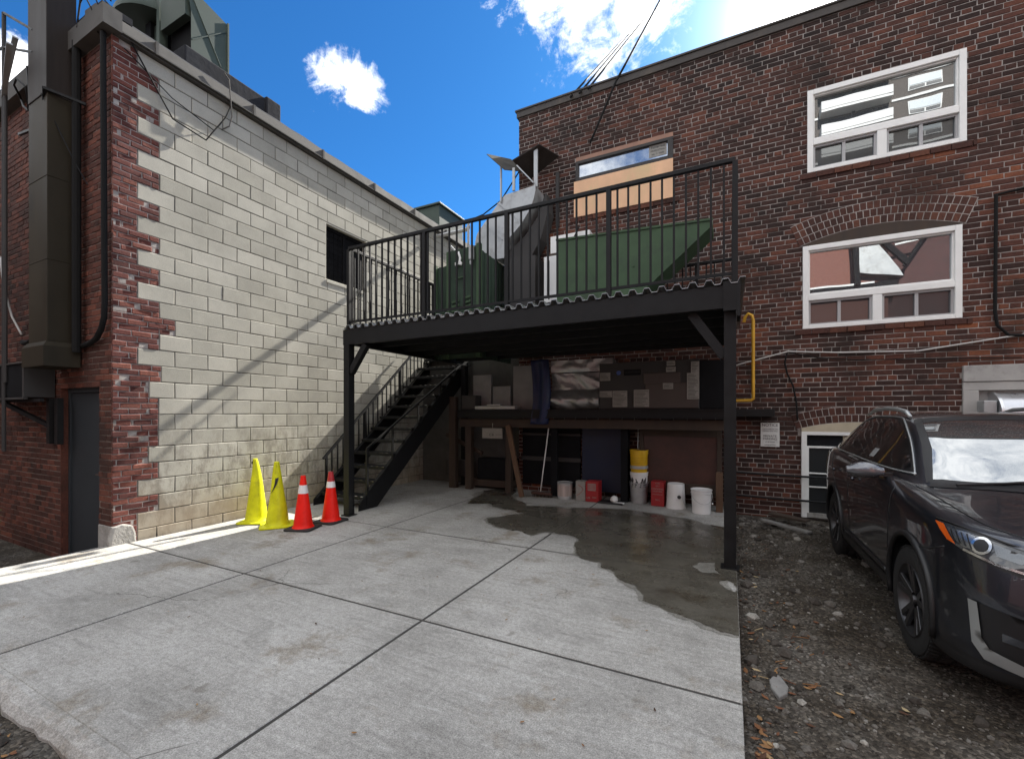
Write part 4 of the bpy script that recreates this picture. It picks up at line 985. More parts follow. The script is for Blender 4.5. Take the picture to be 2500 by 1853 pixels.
g = MB(); g.add([(-3.78,7.6,6.47),(-3.22,7.6,6.63),(-3.0,8.08,6.60),(-3.60,8.08,6.30),(-3.78,7.6,6.45),(-3.22,7.6,6.61),(-3.0,8.08,6.58),(-3.60,8.08,6.28)],[(0,1,2,3),(7,6,5,4),(0,1,5,4),(1,2,6,5),(2,3,7,6),(3,0,4,7)]); build(g,'sheet',m_duct_top,aw)
g = MB(); g.bar((-3.31,7.66,5.86),(-3.31,7.66,6.6),.075,.03); build(g,'upright',m_galv,aw)
g = MB(); g.box(-3.05,-2.99,8.03,8.09,5.2,6.25); build(g,'wall_bracket',m_hvac,aw)
# white air handler and ducts between elbow and green duct
wb = thing('white_cabinet',(-2.95,7.5,2.9),'white metal cabinet between the grey duct and the olive green duct','cabinet')
g = MB(); g.box(-3.02,-2.66,7.35,7.75,3.55,4.38); build(g,'casing',m_whitep,wb,bevel=.01)
g = MB(); g.box(-3.03,-2.65,7.345,7.36,3.25,3.55); g.box(-2.93,-2.91,7.34,7.35,3.6,4.3); build(g,'base_panel',m_hvac,wb)
g = MB(); g.box(-3.0,-2.25,7.62,8.05,4.52,4.84); tag(build(g,'white_duct',m_whitep,bevel=.01),'long off white duct box below the boarded window','duct')
g = MB(); g.box(-3.05,-2.3,7.55,8.06,4.38,4.50); tag(build(g,'beige_beam',m_wood_d,bevel=.006),'brown timber beam under the off white duct box','beam')
cable([(-2.78,7.5,4.2),(-2.55,7.5,4.6),(-2.42,7.55,4.9)],.012,m_black,'black flexible hose slanting in front of the off white duct box','hose')
g = MB(); g.tube([(-5.3,6.9,3.95),(-5.22,6.2,3.9)],.01,6)

m_greyw = M('shaded_white', (.22,.22,.225), .7, 0, var=.2, vs=4, bump=.05)  # board white lowered in its colour to stand in for under-deck shade

# ------------------------------------------------------------------ under the deck
sh = thing('steel_shelf',(-2.2,7.75,1.3),'dark steel shelf beam under the deck carrying the grey air handler','shelf')
g = MB(); g.box(-5.0,.02,7.52,7.545,1.48,1.62); g.box(-5.0,.02,7.50,8.05,1.60,1.622); g.box(-5.0,.02,7.50,7.6,1.46,1.475); build(g,'beam',m_steel,sh)
g = MB(); g.box(-5.0,.02,7.60,7.64,1.28,1.44); build(g,'lower_beam',m_wood_d,sh)
ah = thing('air_handler',(-1.25,7.85,1.625),'grey sheet metal air handler covered in paper labels on the shelf','air handler')
g = MB(); g.box(-2.06,-.44,7.58,8.05,1.625,2.42); build(g,'casing',m_hvac,ah,bevel=.008)
g = MB(); g.box(-1.27,-.45,7.565,7.58,1.64,2.05); g.box(-1.30,-.72,7.56,7.575,2.05,2.22); build(g,'access_panel',M('brown_enamel',(.06,.047,.042),.5,.1,var=.15,bump=.03),ah,bevel=.004)
lab = [(-2.04,-1.86,2.12,2.26),(-2.05,-1.83,1.83,1.94),(-1.82,-1.57,1.66,1.94),(-1.46,-1.21,1.66,1.95),(-.93,-.80,2.33,2.41),(-.94,-.79,2.23,2.31),(-.99,-.83,1.95,2.05),(-.56,-.44,2.2,2.38),(-.62,-.44,1.78,2.2)]
for x0,x1,z0,z1 in lab:
    g = MB(); g.box(x0,x1,7.553,7.559,z0,z1); l_ = build(g,'paper_label',m_label,ah)
    g = MB(); zz = z1-.025
    while zz > z0+.015:
        g.box(x0+.012,x0+.012+(x1-x0-.024)*rng.uniform(.55,1),7.5515,7.553,zz-.006,zz); zz -= .022
    build(g,'print_lines',m_ink,l_)
g = MB(); g.lathe([(0,0),(.038,0)],(-1.72,7.577,2.25),20,'Y'); g.lathe([(.0,-.004),(.038,-.004),(.038,0)],(-1.72,7.577,2.25),20,'Y'); build(g,'round_emblem',M('blue_emblem',(.04,.09,.3),.4,0,var=.1,bump=0),ah)
g = MB(); g.box(-1.63,-1.35,7.572,7.579,2.20,2.30); pl = build(g,'nameplate',m_dark,ah)
text('GUARDIAN',.05,(-1.49,7.569,2.25),(R(90),0,0),m_hvac,'lettering',pl)
g = MB(); g.box(-.44,-.06,7.62,8.05,1.63,2.40); tag(build(g,'side_unit',m_dark,bevel=.006),'plain dark metal box at the right end of the shelf','box')
fd = thing('foil_duct',(-2.55,7.85,1.63),'crinkled silver foil wrapped duct beside the grey air handler','duct')
g = MB(); n = 26; m = 30
for i in range(n+1):
    for k in range(m+1):
        x = -3.0+.93*i/n; a_ = k/m; z = 1.63+.66*a_
        y = 7.66-.10*math.sin(min(a_*2.0,1)*math.pi)*(1 if a_<.5 else 0)+ (0.03 if a_>.5 else 0) + noise.noise(V((x*4,z*4,2)))*.05+abs(noise.noise(V((x*7+z*6,z*5,5))))*.05
        g.v.append((x,y,z))
g.f = [(i*(m+1)+k,(i+1)*(m+1)+k,(i+1)*(m+1)+k+1,i*(m+1)+k+1) for i in range(n) for k in range(m)]; g.m = [0]*len(g.f)
g.box(-2.99,-2.08,7.74,8.05,1.64,2.28)
build(g,'foil_wrap',m_foil,fd,smooth='all')
g = MB(); n = 16
for i in range(n+1):
    for k in range(7):
        x = -2.98+1.15*i/n; z = 2.30+.22*k/6; g.v.append((x,7.60+noise.noise(V((x*6,z*9,4)))*.04,z))
g.f = [(i*7+k,(i+1)*7+k,(i+1)*7+k+1,i*7+k+1) for i in range(n) for k in range(6)]; g.m = [0]*len(g.f); g.box(-2.97,-1.84,7.66,7.9,2.31,2.51)
build(g,'foil_top',m_foil,fd,smooth='all')
g = MB(); n = 10; m = 22
for i in range(n+1):
    for k in range(m+1):
        u = i/n; v = k/m; x = -3.36+.34*u+.06*math.sin(v*3); z = 1.35+1.2*v
        g.v.append((x,7.52+.05*math.sin(u*7)+noise.noise(V((x*5,z*2,1)))*.06,z))
g.f = [(i*(m+1)+k,(i+1)*(m+1)+k,(i+1)*(m+1)+k+1,i*(m+1)+k+1) for i in range(n) for k in range(m)]; g.m = [0]*len(g.f)
o = build(g,'blue_tarp',m_tarp,smooth='all'); o.modifiers.new('thick','SOLIDIFY').thickness = .008
tag(o,'hanging blue tarp left of the silver foil duct','tarp')
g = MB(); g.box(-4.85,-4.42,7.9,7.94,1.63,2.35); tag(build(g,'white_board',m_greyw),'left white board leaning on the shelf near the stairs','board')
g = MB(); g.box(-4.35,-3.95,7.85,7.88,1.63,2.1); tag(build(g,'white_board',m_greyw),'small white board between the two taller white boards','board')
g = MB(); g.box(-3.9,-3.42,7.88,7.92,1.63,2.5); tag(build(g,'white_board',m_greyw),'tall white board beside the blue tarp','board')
g = MB(); g.box(-4.6,-3.7,7.55,7.8,1.63,1.70); g.box(-4.3,-4.0,7.5,7.6,1.70,1.73); tag(build(g,'folded_sheet',m_galv,bevel=.01),'flat folded grey sheet on the shelf in front of the white boards','sheet')
g = MB(); g.box(-4.95,-4.62,7.6,7.84,1.63,1.92); tag(build(g,'dark_crate',m_hvac,bevel=.01),'grey crate at the left end of the shelf','crate')
# timber frame and stuff on the floor at the back
for x0, x1, zt, lb_ in ((-5.28,-5.12,1.9,'left brown timber post behind the stairs'),(-4.88,-4.74,1.3,'second brown timber post behind the stairs'),(-3.95,-3.83,1.3,'thin dark timber post left of the leaning plank')):
    g = MB(); g.box(x0,x1,7.62,7.74,0,zt); tag(build(g,'timber_post',m_wood_d,bevel=.006),lb_,'post','timber posts under the deck')
g = MB(); g.bar((-3.83,7.5,1.32),(-3.46,7.35,.0),.09,.05,up=(0,1,0)); tag(build(g,'wooden_plank',m_wood,bevel=.004),'leaning brown plank beside the broom under the deck','plank')
g = MB(); g.bar((-5.5,7.85,1.1),(-4.6,7.85,.72),.08,.04,up=(0,1,0)); tag(build(g,'wooden_plank',m_wood_d),'dark diagonal board behind the timber posts','plank')
s = thing('hanging_sign',(-4.2,7.5,1.0),'white rectangular sign hanging below the shelf beam','sign')
g = MB(); g.box(-4.43,-3.98,7.555,7.57,1.06,1.26); g.tube([(-4.2,7.56,1.26),(-4.2,7.57,1.36)],.006,6); build(g,'board',m_label,s)
text('C3i',.07,(-4.22,7.552,1.13),(R(90),0,0),m_ink,'lettering',s); g = MB(); g.box(-4.13,-3.99,7.5535,7.555,1.132,1.138); build(g,'rule_line',m_ink,s)
g = MB(); g.box(-5.6,-5.0,7.95,8.05,.2,.55); tag(build(g,'grey_tin',m_hvac,bevel=.01),'grey flat tins stacked behind the stairs','tin')
g = MB(); g.box(-4.72,-3.9,7.86,8.2,.2,.62); tag(build(g,'dark_crate',m_dark,bevel=.01),'black crate standing on a pallet behind the timber posts','crate')
g = MB(); g.box(-4.9,-3.9,7.8,8.25,.05,.19); tag(build(g,'dark_pallet',m_wood_d,bevel=.01),'dark wooden pallet under the black crate','pallet')
g = MB(); g.box(-3.75,-2.55,8.0,8.06,.15,1.28); g.box(-3.77,-2.53,7.98,8.0,.62,.70,1); g.box(-3.77,-2.53,7.98,8.0,1.12,1.16,1); tag(build(g,'dark_door_panel',[m_dark,m_hvac],bevel=.006),'dark panelled door leaning behind the broom','door')
g = MB(); g.box(-3.02,-2.90,7.7,7.78,0,1.3); tag(build(g,'timber_post',m_dark),'dark upright post behind the white broom handle','post','timber posts under the deck')
g = MB(); g.box(-2.5,-1.62,7.97,8.04,.1,1.27); tag(build(g,'navy_board',m_darkblue,bevel=.008),'dark navy blue panel leaning behind the cans','panel')
g = MB(); g.box(-1.72,-1.6,7.72,7.86,0,1.3); tag(build(g,'timber_post',m_dark),'dark upright post left of the yellow pail stack','post','timber posts under the deck')
cb = thing('wooden_cabinet',(-.78,7.9,.2),'reddish brown panelled wooden cabinet behind the white pails','cabinet')
g = MB(); g.box(-1.42,-.12,7.86,8.06,.2,1.27); build(g,'carcass',m_cab,cb,bevel=.006)
g = MB()
for q in ((-1.42,-1.35,.2,1.27),(-.19,-.12,.2,1.27),(-1.35,-.19,1.16,1.27),(-1.35,-.19,.2,.38)): g.box(q[0],q[1],7.83,7.858,q[2],q[3])
build(g,'face_frame',m_wood_d,cb,bevel=.004)
g = MB(); g.box(-.2,-.1,7.58,7.7,0,.62); tag(build(g,'timber_offcut',m_wood,bevel=.005),'short timber offcut standing behind the right deck post','timber')
b = thing('broom',(-3.1,7.5,0),'push broom with white handle and red brown head under the deck','broom')
g = MB(); g.tube([(-3.05,7.66,1.28),(-3.16,7.52,.08)],.011,8); build(g,'handle',m_whitep,b,smooth='all')
g = MB(); g.box(-3.32,-2.92,7.46,7.54,.05,.10); build(g,'head',m_cab,b,bevel=.008)
g = MB()
for i in range(38): g.bar((-3.31+i*.0105,7.5,.055),(-3.312+i*.0105+rng.uniform(-.004,.004),7.5+rng.uniform(-.02,.02),.004),.008)
build(g,'bristle',m_wood_d,b)
# cans, cartons and pails along the back of the slab
def pail(x, y, r, h, label, mat, up=True, handle=True, name='pail', z=0, taper=.88, group='pails at the back of the slab'):
    p = thing(name,(x,y,z),label,'pail',group)
    rb, rt = (r*taper, r) if up else (r, r*taper)
    prof = [(rb*.96,0),(rb,.006)]
    if up: prof += [(rt*.965,h*.84),(rt*1.03,h*.845),(rt*1.03,h*.865),(rt*.985,h*.87),(rt*.985,h*.95),(rt*1.04,h*.955),(rt*1.04,h),(rt*.97,h),(rt*.95,h*.97),(0.0,h*.93)]
    else: prof = [(rb*1.04,0),(rb*1.04,.012),(rb,.018),(rt*1.0,h-.008),(rt*.95,h),(rt*.9,h),(rt*.88,h-.008),(0,h-.008)]
    g = MB(); g.lathe(prof,(x,y,z),36); build(g,'body',mat,p,smooth=True)
    if handle and up:
        g = MB(); a0 = -.3
        g.tube([(x+r*1.05*math.cos(a0+k*math.pi/12),y+r*1.05*math.sin(a0+k*math.pi/12)*-.9-.02,z+h*.86-.16*math.sin(k*math.pi/12)) for k in range(13)],.003,6); build(g,'bail_handle',m_galv,p)
        g = MB(); g.box(x+r*1.0,x+r*1.13,y-.07,y-.03,z+h*.42,z+h*.48); build(g,'grip',m_whitep,p,bevel=.004)
    return p
pail(-.40,7.42,.150,.375,'white pail with a lid rim and wire handle, nearest the right deck post',m_whitep)
p_ = pail(-.80,7.66,.150,.40,'white bucket standing upside down right of the tall red carton',m_whitep,up=False)
g = MB(); g.lathe([(.0,-.003),(.03,-.003),(.028,0)],(-.735,7.52,.20),14,'Y'); build(g,'smudge',m_ink,p_)
p_ = pail(-1.42,7.80,.155,.36,'lowest grey white bucket of the stack under the yellow pail',m_galv,up=True,handle=False)
p_ = pail(-1.42,7.80,.150,.34,'graffiti marked white bucket in the middle of the pail stack',m_whitep,handle=False,z=.20)
r = random.Random(3)
g = MB()
for i in range(5):
    a0 = r.uniform(-2.6,-.9); pts = []
    for k in range(9): a0 += r.uniform(-.16,.18); pts.append((-1.42+.149*math.cos(a0),7.80+.149*math.sin(a0),.36+r.uniform(-.08,.09)))
    g.tube(pts,.007,6)
build(g,'graffiti',m_ink,p_)
p_ = pail(-1.42,7.80,.152,.40,'yellow pail on top of the bucket stack',m_yel,handle=False,z=.52)
g = MB(); g.lathe([(.152,0),(.1535,0),(.1535,.05),(.152,.05)],(-1.42,7.80,.60),32); build(g,'grey_band',m_galv,p_)
g = MB()
for zz in (.64,.67,.70,.73,.76): g.lathe([(.1505,0),(.1525,.002),(.1505,.004)],(-1.42,7.80,zz+.03),32)
build(g,'print_lines',M('pail_print',(.38,.22,.01),.5,0,var=.1,bump=0),p_)
g = MB(); g.tube([(-1.44,7.8,.93),(-1.44,7.84,1.3)],.006,6); tag(build(g,'hanging_rod',m_galv),'thin rod hanging above the yellow pail','rod')
def carton(x0,x1,y0,y1,h,label,mat,name='carton',words=(),rz=0):
    c = thing(name,((x0+x1)/2,(y0+y1)/2,0),label,'carton')
    g = MB(); g.box(x0,x1,y0,y1,.003,h); build(g,'box',mat,c,bevel=.006)
    return c
c_ = carton(-1.19,-.98,7.62,7.85,.41,'tall dark red carton with white lettering right of the yellow pail',m_red)
for s_,sz,zz in (('PURE',.03,.385),('1817',.034,.34),('COOKING',.04,.29),('VEGETABLE',.03,.25),('HYDROGENATED',.02,.20),('16 L',.045,.11)): text(s_,sz,(-1.085,7.617,zz),(R(90),0,0),m_label,'lettering',c_)
c_ = carton(-2.28,-2.05,7.48,7.70,.36,'red carton with a white printed panel beside the white can',m_red)
g = MB(); g.box(-2.24,-2.10,7.474,7.479,.20,.32); l_ = build(g,'paper_label',m_label,c_); g = MB()
for i in range(6): g.box(-2.232+i*.022,-2.222+i*.022,7.4725,7.474,.21,.31)
build(g,'print_lines',m_red,l_)
text('US',.05,(-2.23,7.474,.07),(R(90),0,0),m_label,'lettering',c_); text('KEEP',.035,(-2.12,7.474,.08),(R(90),0,0),m_label,'lettering',c_)
c_ = carton(-2.47,-2.29,7.5,7.66,.35,'white rectangular oil can with a red swirl left of the red carton',m_label,'oil_can')
g = MB(); g.tube([(-2.45,7.497,.09),(-2.40,7.496,.12),(-2.36,7.496,.16),(-2.33,7.496,.20),(-2.36,7.496,.25),(-2.42,7.496,.28)],.004,6); build(g,'swirl_print',m_red,c_)
p_ = pail(-2.70,7.58,.135,.30,'short pale round tin with streaked label left of the oil can',m_galv,handle=False,name='tin',taper=1.)
g = MB(); g.lathe([(.135,.06),(.1365,.06),(.1365,.27),(.135,.27)],(-2.70,7.58,0),36); build(g,'paper_label',M('streaked_label',(.40,.33,.30),.7,0,var=.4,vs=20,bump=0,streak=(1,1,.05)),p_)
tr_ = thing('black_tray',(-1.85,7.55,0),'flat black tray holding a white rag in front of the navy panel','tray')
g = MB(); g.box(-2.05,-1.62,7.42,7.72,.004,.02); g.box(-2.05,-1.62,7.42,7.435,.02,.035); build(g,'tray',m_carblk,tr_,bevel=.004)
g = MB(); r = random.Random(2)
bm_ = [(0.0,.0),(.055,.0),(.06,.04),(.045,.09),(.02,.11),(0,.11)]
g.lathe(bm_,(-1.79,7.55,.02),14); g.v = [(x+r.uniform(-.012,.012),y+r.uniform(-.012,.012),z+r.uniform(-.004,.008)) for x,y,z in g.v]
g2 = g; g2.box(-1.78,-1.60,7.44,7.50,.021,.04)
tag(build(g2,'white_rag',m_whitep,smooth='all'),'crumpled white rag on the black tray','rag')
# ------------------------------------------------------------------ traffic cones
def cone(x, y, h, base_w, label, mat, bmat, collar=None, bent=False, rz=0, group=None, rt=.03, rb=.13, tip=None):
    c = thing('traffic_cone',(x,y,0.004),label,'traffic cone',group,rz)
    g = MB(); w = base_w/2; k = w*.82
    oct_ = [(-w,-k),(-k,-w),(k,-w),(w,-k),(w,k),(k,w),(-k,w),(-w,k)]
    g.prism(oct_,'Z',0,.022); build(g,'base',bmat,c,local=True,bevel=.006)
    n = 40; m = 26; b = MB(); z0 = .022
    for i in range(m+1):
        f = i/m; z = z0+(h-z0)*f; r_ = (rb*1.12 if i == 0 else rb+(rt-rb)*f)
        dx = dy = 0; sx = 1; sy = 1
        if bent == 1 and f > .7: q = (f-.7)/.3; dx = -.02*q*q; sx = 1-.2*q
        if bent == 2: sx *= 1+.03*math.sin(f*9); dx += .005*math.sin(f*5)
        for j in range(n):
            t_ = j*2*math.pi/n; b.v.append((dx+r_*sx*math.cos(t_), dy+r_*sy*math.sin(t_), z))
    for i in range(m):
        for j in range(n): b.f.append((i*n+j,i*n+(j+1)%n,(i+1)*n+(j+1)%n,(i+1)*n+j))
    b.f.append(tuple(m*n+j for j in range(n))); b.m = [0]*len(b.f)
    build(b,'body',mat,c,local=True,smooth=True)
    if collar:
        g = MB(); z1_, z2_ = collar; ra = rb+(rt-rb)*(z1_-z0)/(h-z0)+.003; rb_ = rb+(rt-rb)*(z2_-z0)/(h-z0)+.003
        g.lathe([(ra,z1_),(rb_,z2_),(rb_-.004,z2_+.001)],(0,0,0),40); build(g,'reflective_collar',m_refl,c,local=True,smooth=True)
    if tip:
        z1_ = tip; ra = rb+(rt-rb)*(z1_-z0)/(h-z0)+.002; g = MB(); g.lathe([(ra,z1_),(rt+.002,h+.001),(rt*.6,h+.002)],(0,0,0),40); build(g,'tip',M('worn_red_tip',(.42,.02,.025),.5,0,var=.25,vs=14,bump=.1),c,local=True,smooth=True)
    return c
ca = cone(-6.08,3.98,.90,.40,'tall yellow cone with an open folded top beside the block wall',m_coney,m_coney,bent=1,rz=.5,group='yellow traffic cones',rb=.145,rt=.034)
g = MB(); g.lathe([(0,0),(.022,.0),(.026,.03)],(0,0,0),16,'Y'); g.v = [(x*.9-.035,y-.032,z+.845) for x,y,z in g.v]; build(g,'torn_opening',m_black,ca,local=True)
cb_ = cone(-5.60,3.96,.88,.42,'tall yellow cone with a black torn gash on its side',m_coney,m_coney,bent=2,rz=.9,group='yellow traffic cones',rb=.145,rt=.032)
# gash: a dark strip lying on the cone's side
g = MB(); pth = []
for i in range(9):
    f = i/8; z = .665-.26*f; a = R(-32-78*f**1.2+5*math.sin(f*4)-51.6); r_ = .145+(.032-.145)*(z-.022)/.858+.007; w = .036*(1-f)**.8+.002
    pth.append((a,z,r_,w))
for a,z,r_,w in pth:
    for s_ in (-1,1):
        aa = a+s_*w/r_*.55; g.v.append((r_*math.cos(aa)*1.03+.012*math.sin((z-.022)/.858*5),r_*math.sin(aa),z+s_*.006))
g.f = [(2*i,2*i+1,2*i+3,2*i+2) for i in range(8)]; g.m = [0]*8
o = build(g,'torn_gash',m_carblk,cb_,local=True); pass
cone(-5.15,4.02,.71,.37,'red orange cone with white collar, nearer the camera',m_coner,m_conebase,collar=(.475,.585),rz=.35,group='red orange traffic cones',rb=.125,rt=.03)
cone(-5.13,4.46,.71,.37,'red orange cone with dark worn tip, beside the left deck post',m_coner,m_conebase,collar=(.49,.575),tip=.575,rz=.1,group='red orange traffic cones',rb=.125,rt=.03)
# overhead wires beyond the roof
for i,(a,b_) in enumerate((((-2.75,8.45,8.05),(-3.1,14.5,13.9)),((-2.56,8.45,8.08),(-2.75,14.5,14.1)),((-2.38,8.45,8.12),(-2.4,14.5,14.3)))):
    p = V(a); q = V(b_); p = p+(p-q)*.08
    cable([tuple(p),tuple(q)],.02,m_black,('left','middle','right')[i]+' of the three thin overhead wires rising behind the brick roof','wire',name='overhead_wire',group='overhead wires above the brick roof')
cable([(-2.35,8.0,6.62),(-1.86,7.98,7.6),(-1.70,8.0,7.86),(-1.3,12,12.9),(-.9,15,16.6)],.02,m_black,'thick overhead wire passing over the brick parapet down to the boarded window','wire',name='overhead_wire')
# planks and rubble at the foot of the brick wall
g = MB(); g.bar((.42,7.35,.0),(.95,6.95,-.03),.11,.03); tag(build(g,'weathered_board',m_shard,bevel=.006),'pale weathered board lying on the gravel by the brick wall','board')
g = MB(); g.bar((.55,7.75,.03),(1.0,7.5,.01),.16,.03); tag(build(g,'weathered_board',m_wood_d,bevel=.006),'dark weathered board behind the pale board on the gravel','board')
for (x,y,s,l_) in ((.26,3.05,.075,'flat grey stone shard lying at the edge of the concrete slab'),):
    g = MB(); r = random.Random(int(x*100)); pts = [(x+s*math.cos(k*.9)*r.uniform(.6,1.3)*.6,y+s*math.sin(k*.9)*r.uniform(.6,1.3)*1.5) for k in range(7)]
    g.prism(pts,'Z',hgt(x,y)-.01,hgt(x,y)+.022); tag(build(g,'stone_shard',m_shard,bevel=.008),l_,'stone')
# plants and pail in the sunken corner at far left
pl = thing('leafy_plant',(-9.2,2.1,-.38),'small plant with yellow green leaves in the dark corner left of the door','plant')
g = MB(); r = random.Random(4); st_ = MB()
for i in range(9):
    x, y = -9.0+r.uniform(-.4,.3), 2.05+r.uniform(-.15,.15); h = r.uniform(.35,1.0); tx, ty = x+r.uniform(-.2,.2), y+r.uniform(-.1,.1)
    st_.tube([(x,y,-.38),((x+tx)/2,y,h*.5-.2),(tx,ty,h-.3)],.006,5)
    for k in range(12):
        f = r.uniform(.3,1); leaf(g,x+(tx-x)*f+r.uniform(-.1,.1),y+r.uniform(-.08,.08),-.38+(h+.08)*f,r.uniform(.03,.06),r)
build(g,'leaves',m_green_leaf,pl,recalc=False); build(st_,'stems',m_wood_d,pl)
pail(-8.75,1.95,.14,.34,'white pail in the dark sunken corner left of the grey door',m_whitep,z=-.36,group=None)
# ------------------------------------------------------------------ street behind the camera, seen in the window panes, plus an added sky blocker
ab = thing('apartment_tower',(18,-52,0),'tall brown apartment tower with white balconies reflected in the upper window','apartment building')
m_apt = M('brown_brick_far',(.10,.085,.075),.9,0,var=.15,vs=1,bump=0); m_bal = M('white_balcony',(.75,.75,.73),.6,0,var=.08,bump=0); m_blind = M('far_blind',(.5,.55,.58),.4,0,var=.1,bump=0)
g = MB(); g.box(6,25.5,-64,-51.5,0,58); g.box(25.5,34,-64,-53.5,0,58); build(g,'wall',m_apt,ab)
m_far_dark = M('far_dark_glass',(.03,.032,.035),.3,0,var=.2,vs=.3,bump=0)
for fl in range(4,20):
    z = fl*2.8
    g = MB(); g.box(10.2,17.3,-51.5,-50,z-.05,z+.2); g.box(10.2,17.3,-50.08,-50,z+.3,z+1.25); g.box(10.2,10.3,-51.5,-50.08,z+.3,z+1.25); g.box(17.2,17.3,-51.5,-50.08,z+.3,z+1.25); build(g,'balcony',m_bal,ab)
    g = MB(); g.box(10.3,17.2,-51.5,-51.42,z+.2,z+2.5); g.box(13.6,13.9,-51.5,-51.3,z+.2,z+2.75); build(g,'patio_door',m_far_dark,ab)
    g = MB(); g.box(19.0,22.0,-51.5,-51.4,z+.7,z+2.3); w_ = build(g,'window',m_bal,ab)
    g = MB(); g.box(19.1,21.9,-51.4,-51.36,z+1.25,z+2.2); build(g,'blind',m_blind,w_)
    g = MB(); g.box(19.1,20.45,-51.4,-51.36,z+.8,z+1.15); g.box(20.6,21.9,-51.4,-51.36,z+.8,z+1.15); build(g,'pane',m_far_dark,w_)
    g = MB(); g.box(17.5,24.8,-51.5,-51.38,z-.1,z+.15); build(g,'floor_band',m_bal,ab)
    g = MB(); g.box(7.5,10.1,-51.5,-51.38,z-.1,z+.15); build(g,'floor_band',m_bal,ab)
hs = thing('brick_house',(5.5,-8,0),'red brick house with a grey gable reflected in the lower window','house')
g = MB(); g.box(2.2,6.15,-11.5,-8.0,0,11.2); build(g,'wall',M('house_brick',(.2,.085,.065),.9,0,var=.35,vs=9,bump=.1,streak=(1,1,3)),hs)
g = MB(); g.box(6.15,11,-11.5,-8.2,0,11.0); build(g,'rear_wing',M('dark_house_brick',(.075,.035,.033),.9,0,var=.3,vs=3,bump=.1),hs)
g = MB(); g.prism([(5.0,7.75),(6.6,7.4),(6.45,7.75),(5.3,9.6),(5.0,9.6)],'Y',-8.1,-7.7); build(g,'gable',m_galv,hs)
g = MB(); g.bar((5.15,-7.68,9.9),(6.75,-7.68,7.9),.22,.2); g.bar((4.9,-7.68,9.9),(5.0,-7.68,7.2),.2,.2); g.bar((6.6,-7.68,7.8),(7.6,-7.68,9.6),.1,.1); g.box(2.2,6.4,-8.0,-7.7,6.8,7.25); build(g,'fascia',m_dark,hs)
g = MB(); g.box(2.2,5.6,-7.7,-7.66,7.2,7.28); g.bar((6.3,-7.66,8.75),(7.05,-7.66,8.85),.07); build(g,'gutter',m_bal,hs)
g = MB(); g.box(-17,1.9,-13,-9.2,0,6.8); g.prism([(-17.2,6.8),(2.0,6.8),(2.0,7.0),(-17.2,7.0)],'Y',-13.2,-9.0)
tr = thing('terrace_row',(-7.5,-9.2,0),'low dark brick row of buildings across the lane behind the camera','building')
build(g,'wall',_mats['dark_house_brick'],tr)
for i in range(5):
    g = MB(); g.box(-15.6+i*3.5,-14.0+i*3.5,-9.2,-9.12,3.6,5.2); w_ = build(g,'window',m_bal,tr); g = MB(); g.box(-15.5+i*3.5,-14.1+i*3.5,-9.12,-9.1,3.7,5.1); build(g,'pane',m_far_dark,w_)
g = MB(); g.box(11.1,22,-13,-9.2,0,8.0); hb = thing('corner_house',(16,-9.2,0),'plain dark brick house at the far end of the lane behind the camera','house'); build(g,'wall',_mats['dark_house_brick'],hb)
g = MB(); g.box(11.0,22.1,-13.1,-9.1,8.0,8.2); build(g,'roof',m_dark,hb)
lg = thing('sky_blocker',(-17,-3.5,0),'unseen plain dark brick garage left of the camera beside the lane','blocker')  # unseen block added to cut the low sky reflected in the duct
g = MB(); g.box(-21,-14,-8.9,2.2,0,6.4); build(g,'wall',_mats['dark_house_brick'],lg)
g = MB(); g.box(-21.1,-13.9,-9.0,2.3,6.4,6.6); build(g,'roof',m_dark,lg)
g = MB(); g.box(-14.0,-13.95,-5.5,-2.6,0,2.4); build(g,'blocker_door',m_hvac,lg)

# ------------------------------------------------------------------ parked car
GZ = -.055; CXC = 2.0; CY0 = 2.80
car = thing('parked_car',(CXC,CY0+2.3,GZ),'dark grey metallic SUV parked on the gravel facing the camera','car')
def cr(p, t):
    """Catmull-Rom through rows of tuples; p list, t in 0..len-1"""
    n = len(p)-1; i = min(int(t), n-1); f = t-i
    a, b = p[i], p[i+1]; z = p[i-1] if i else tuple(2*x-y for x,y in zip(a,b)); c = p[i+2] if i+2 <= n else tuple(2*y-x for x,y in zip(a,b))
    return tuple(.5*(2*b1+(-a0+c1)*f+(2*a0-5*b1+4*c1-d)*f*f+(-a0+3*b1-3*c1+d)*f*f*f) for a0,b1,c1,d in zip(z,a,b,c))
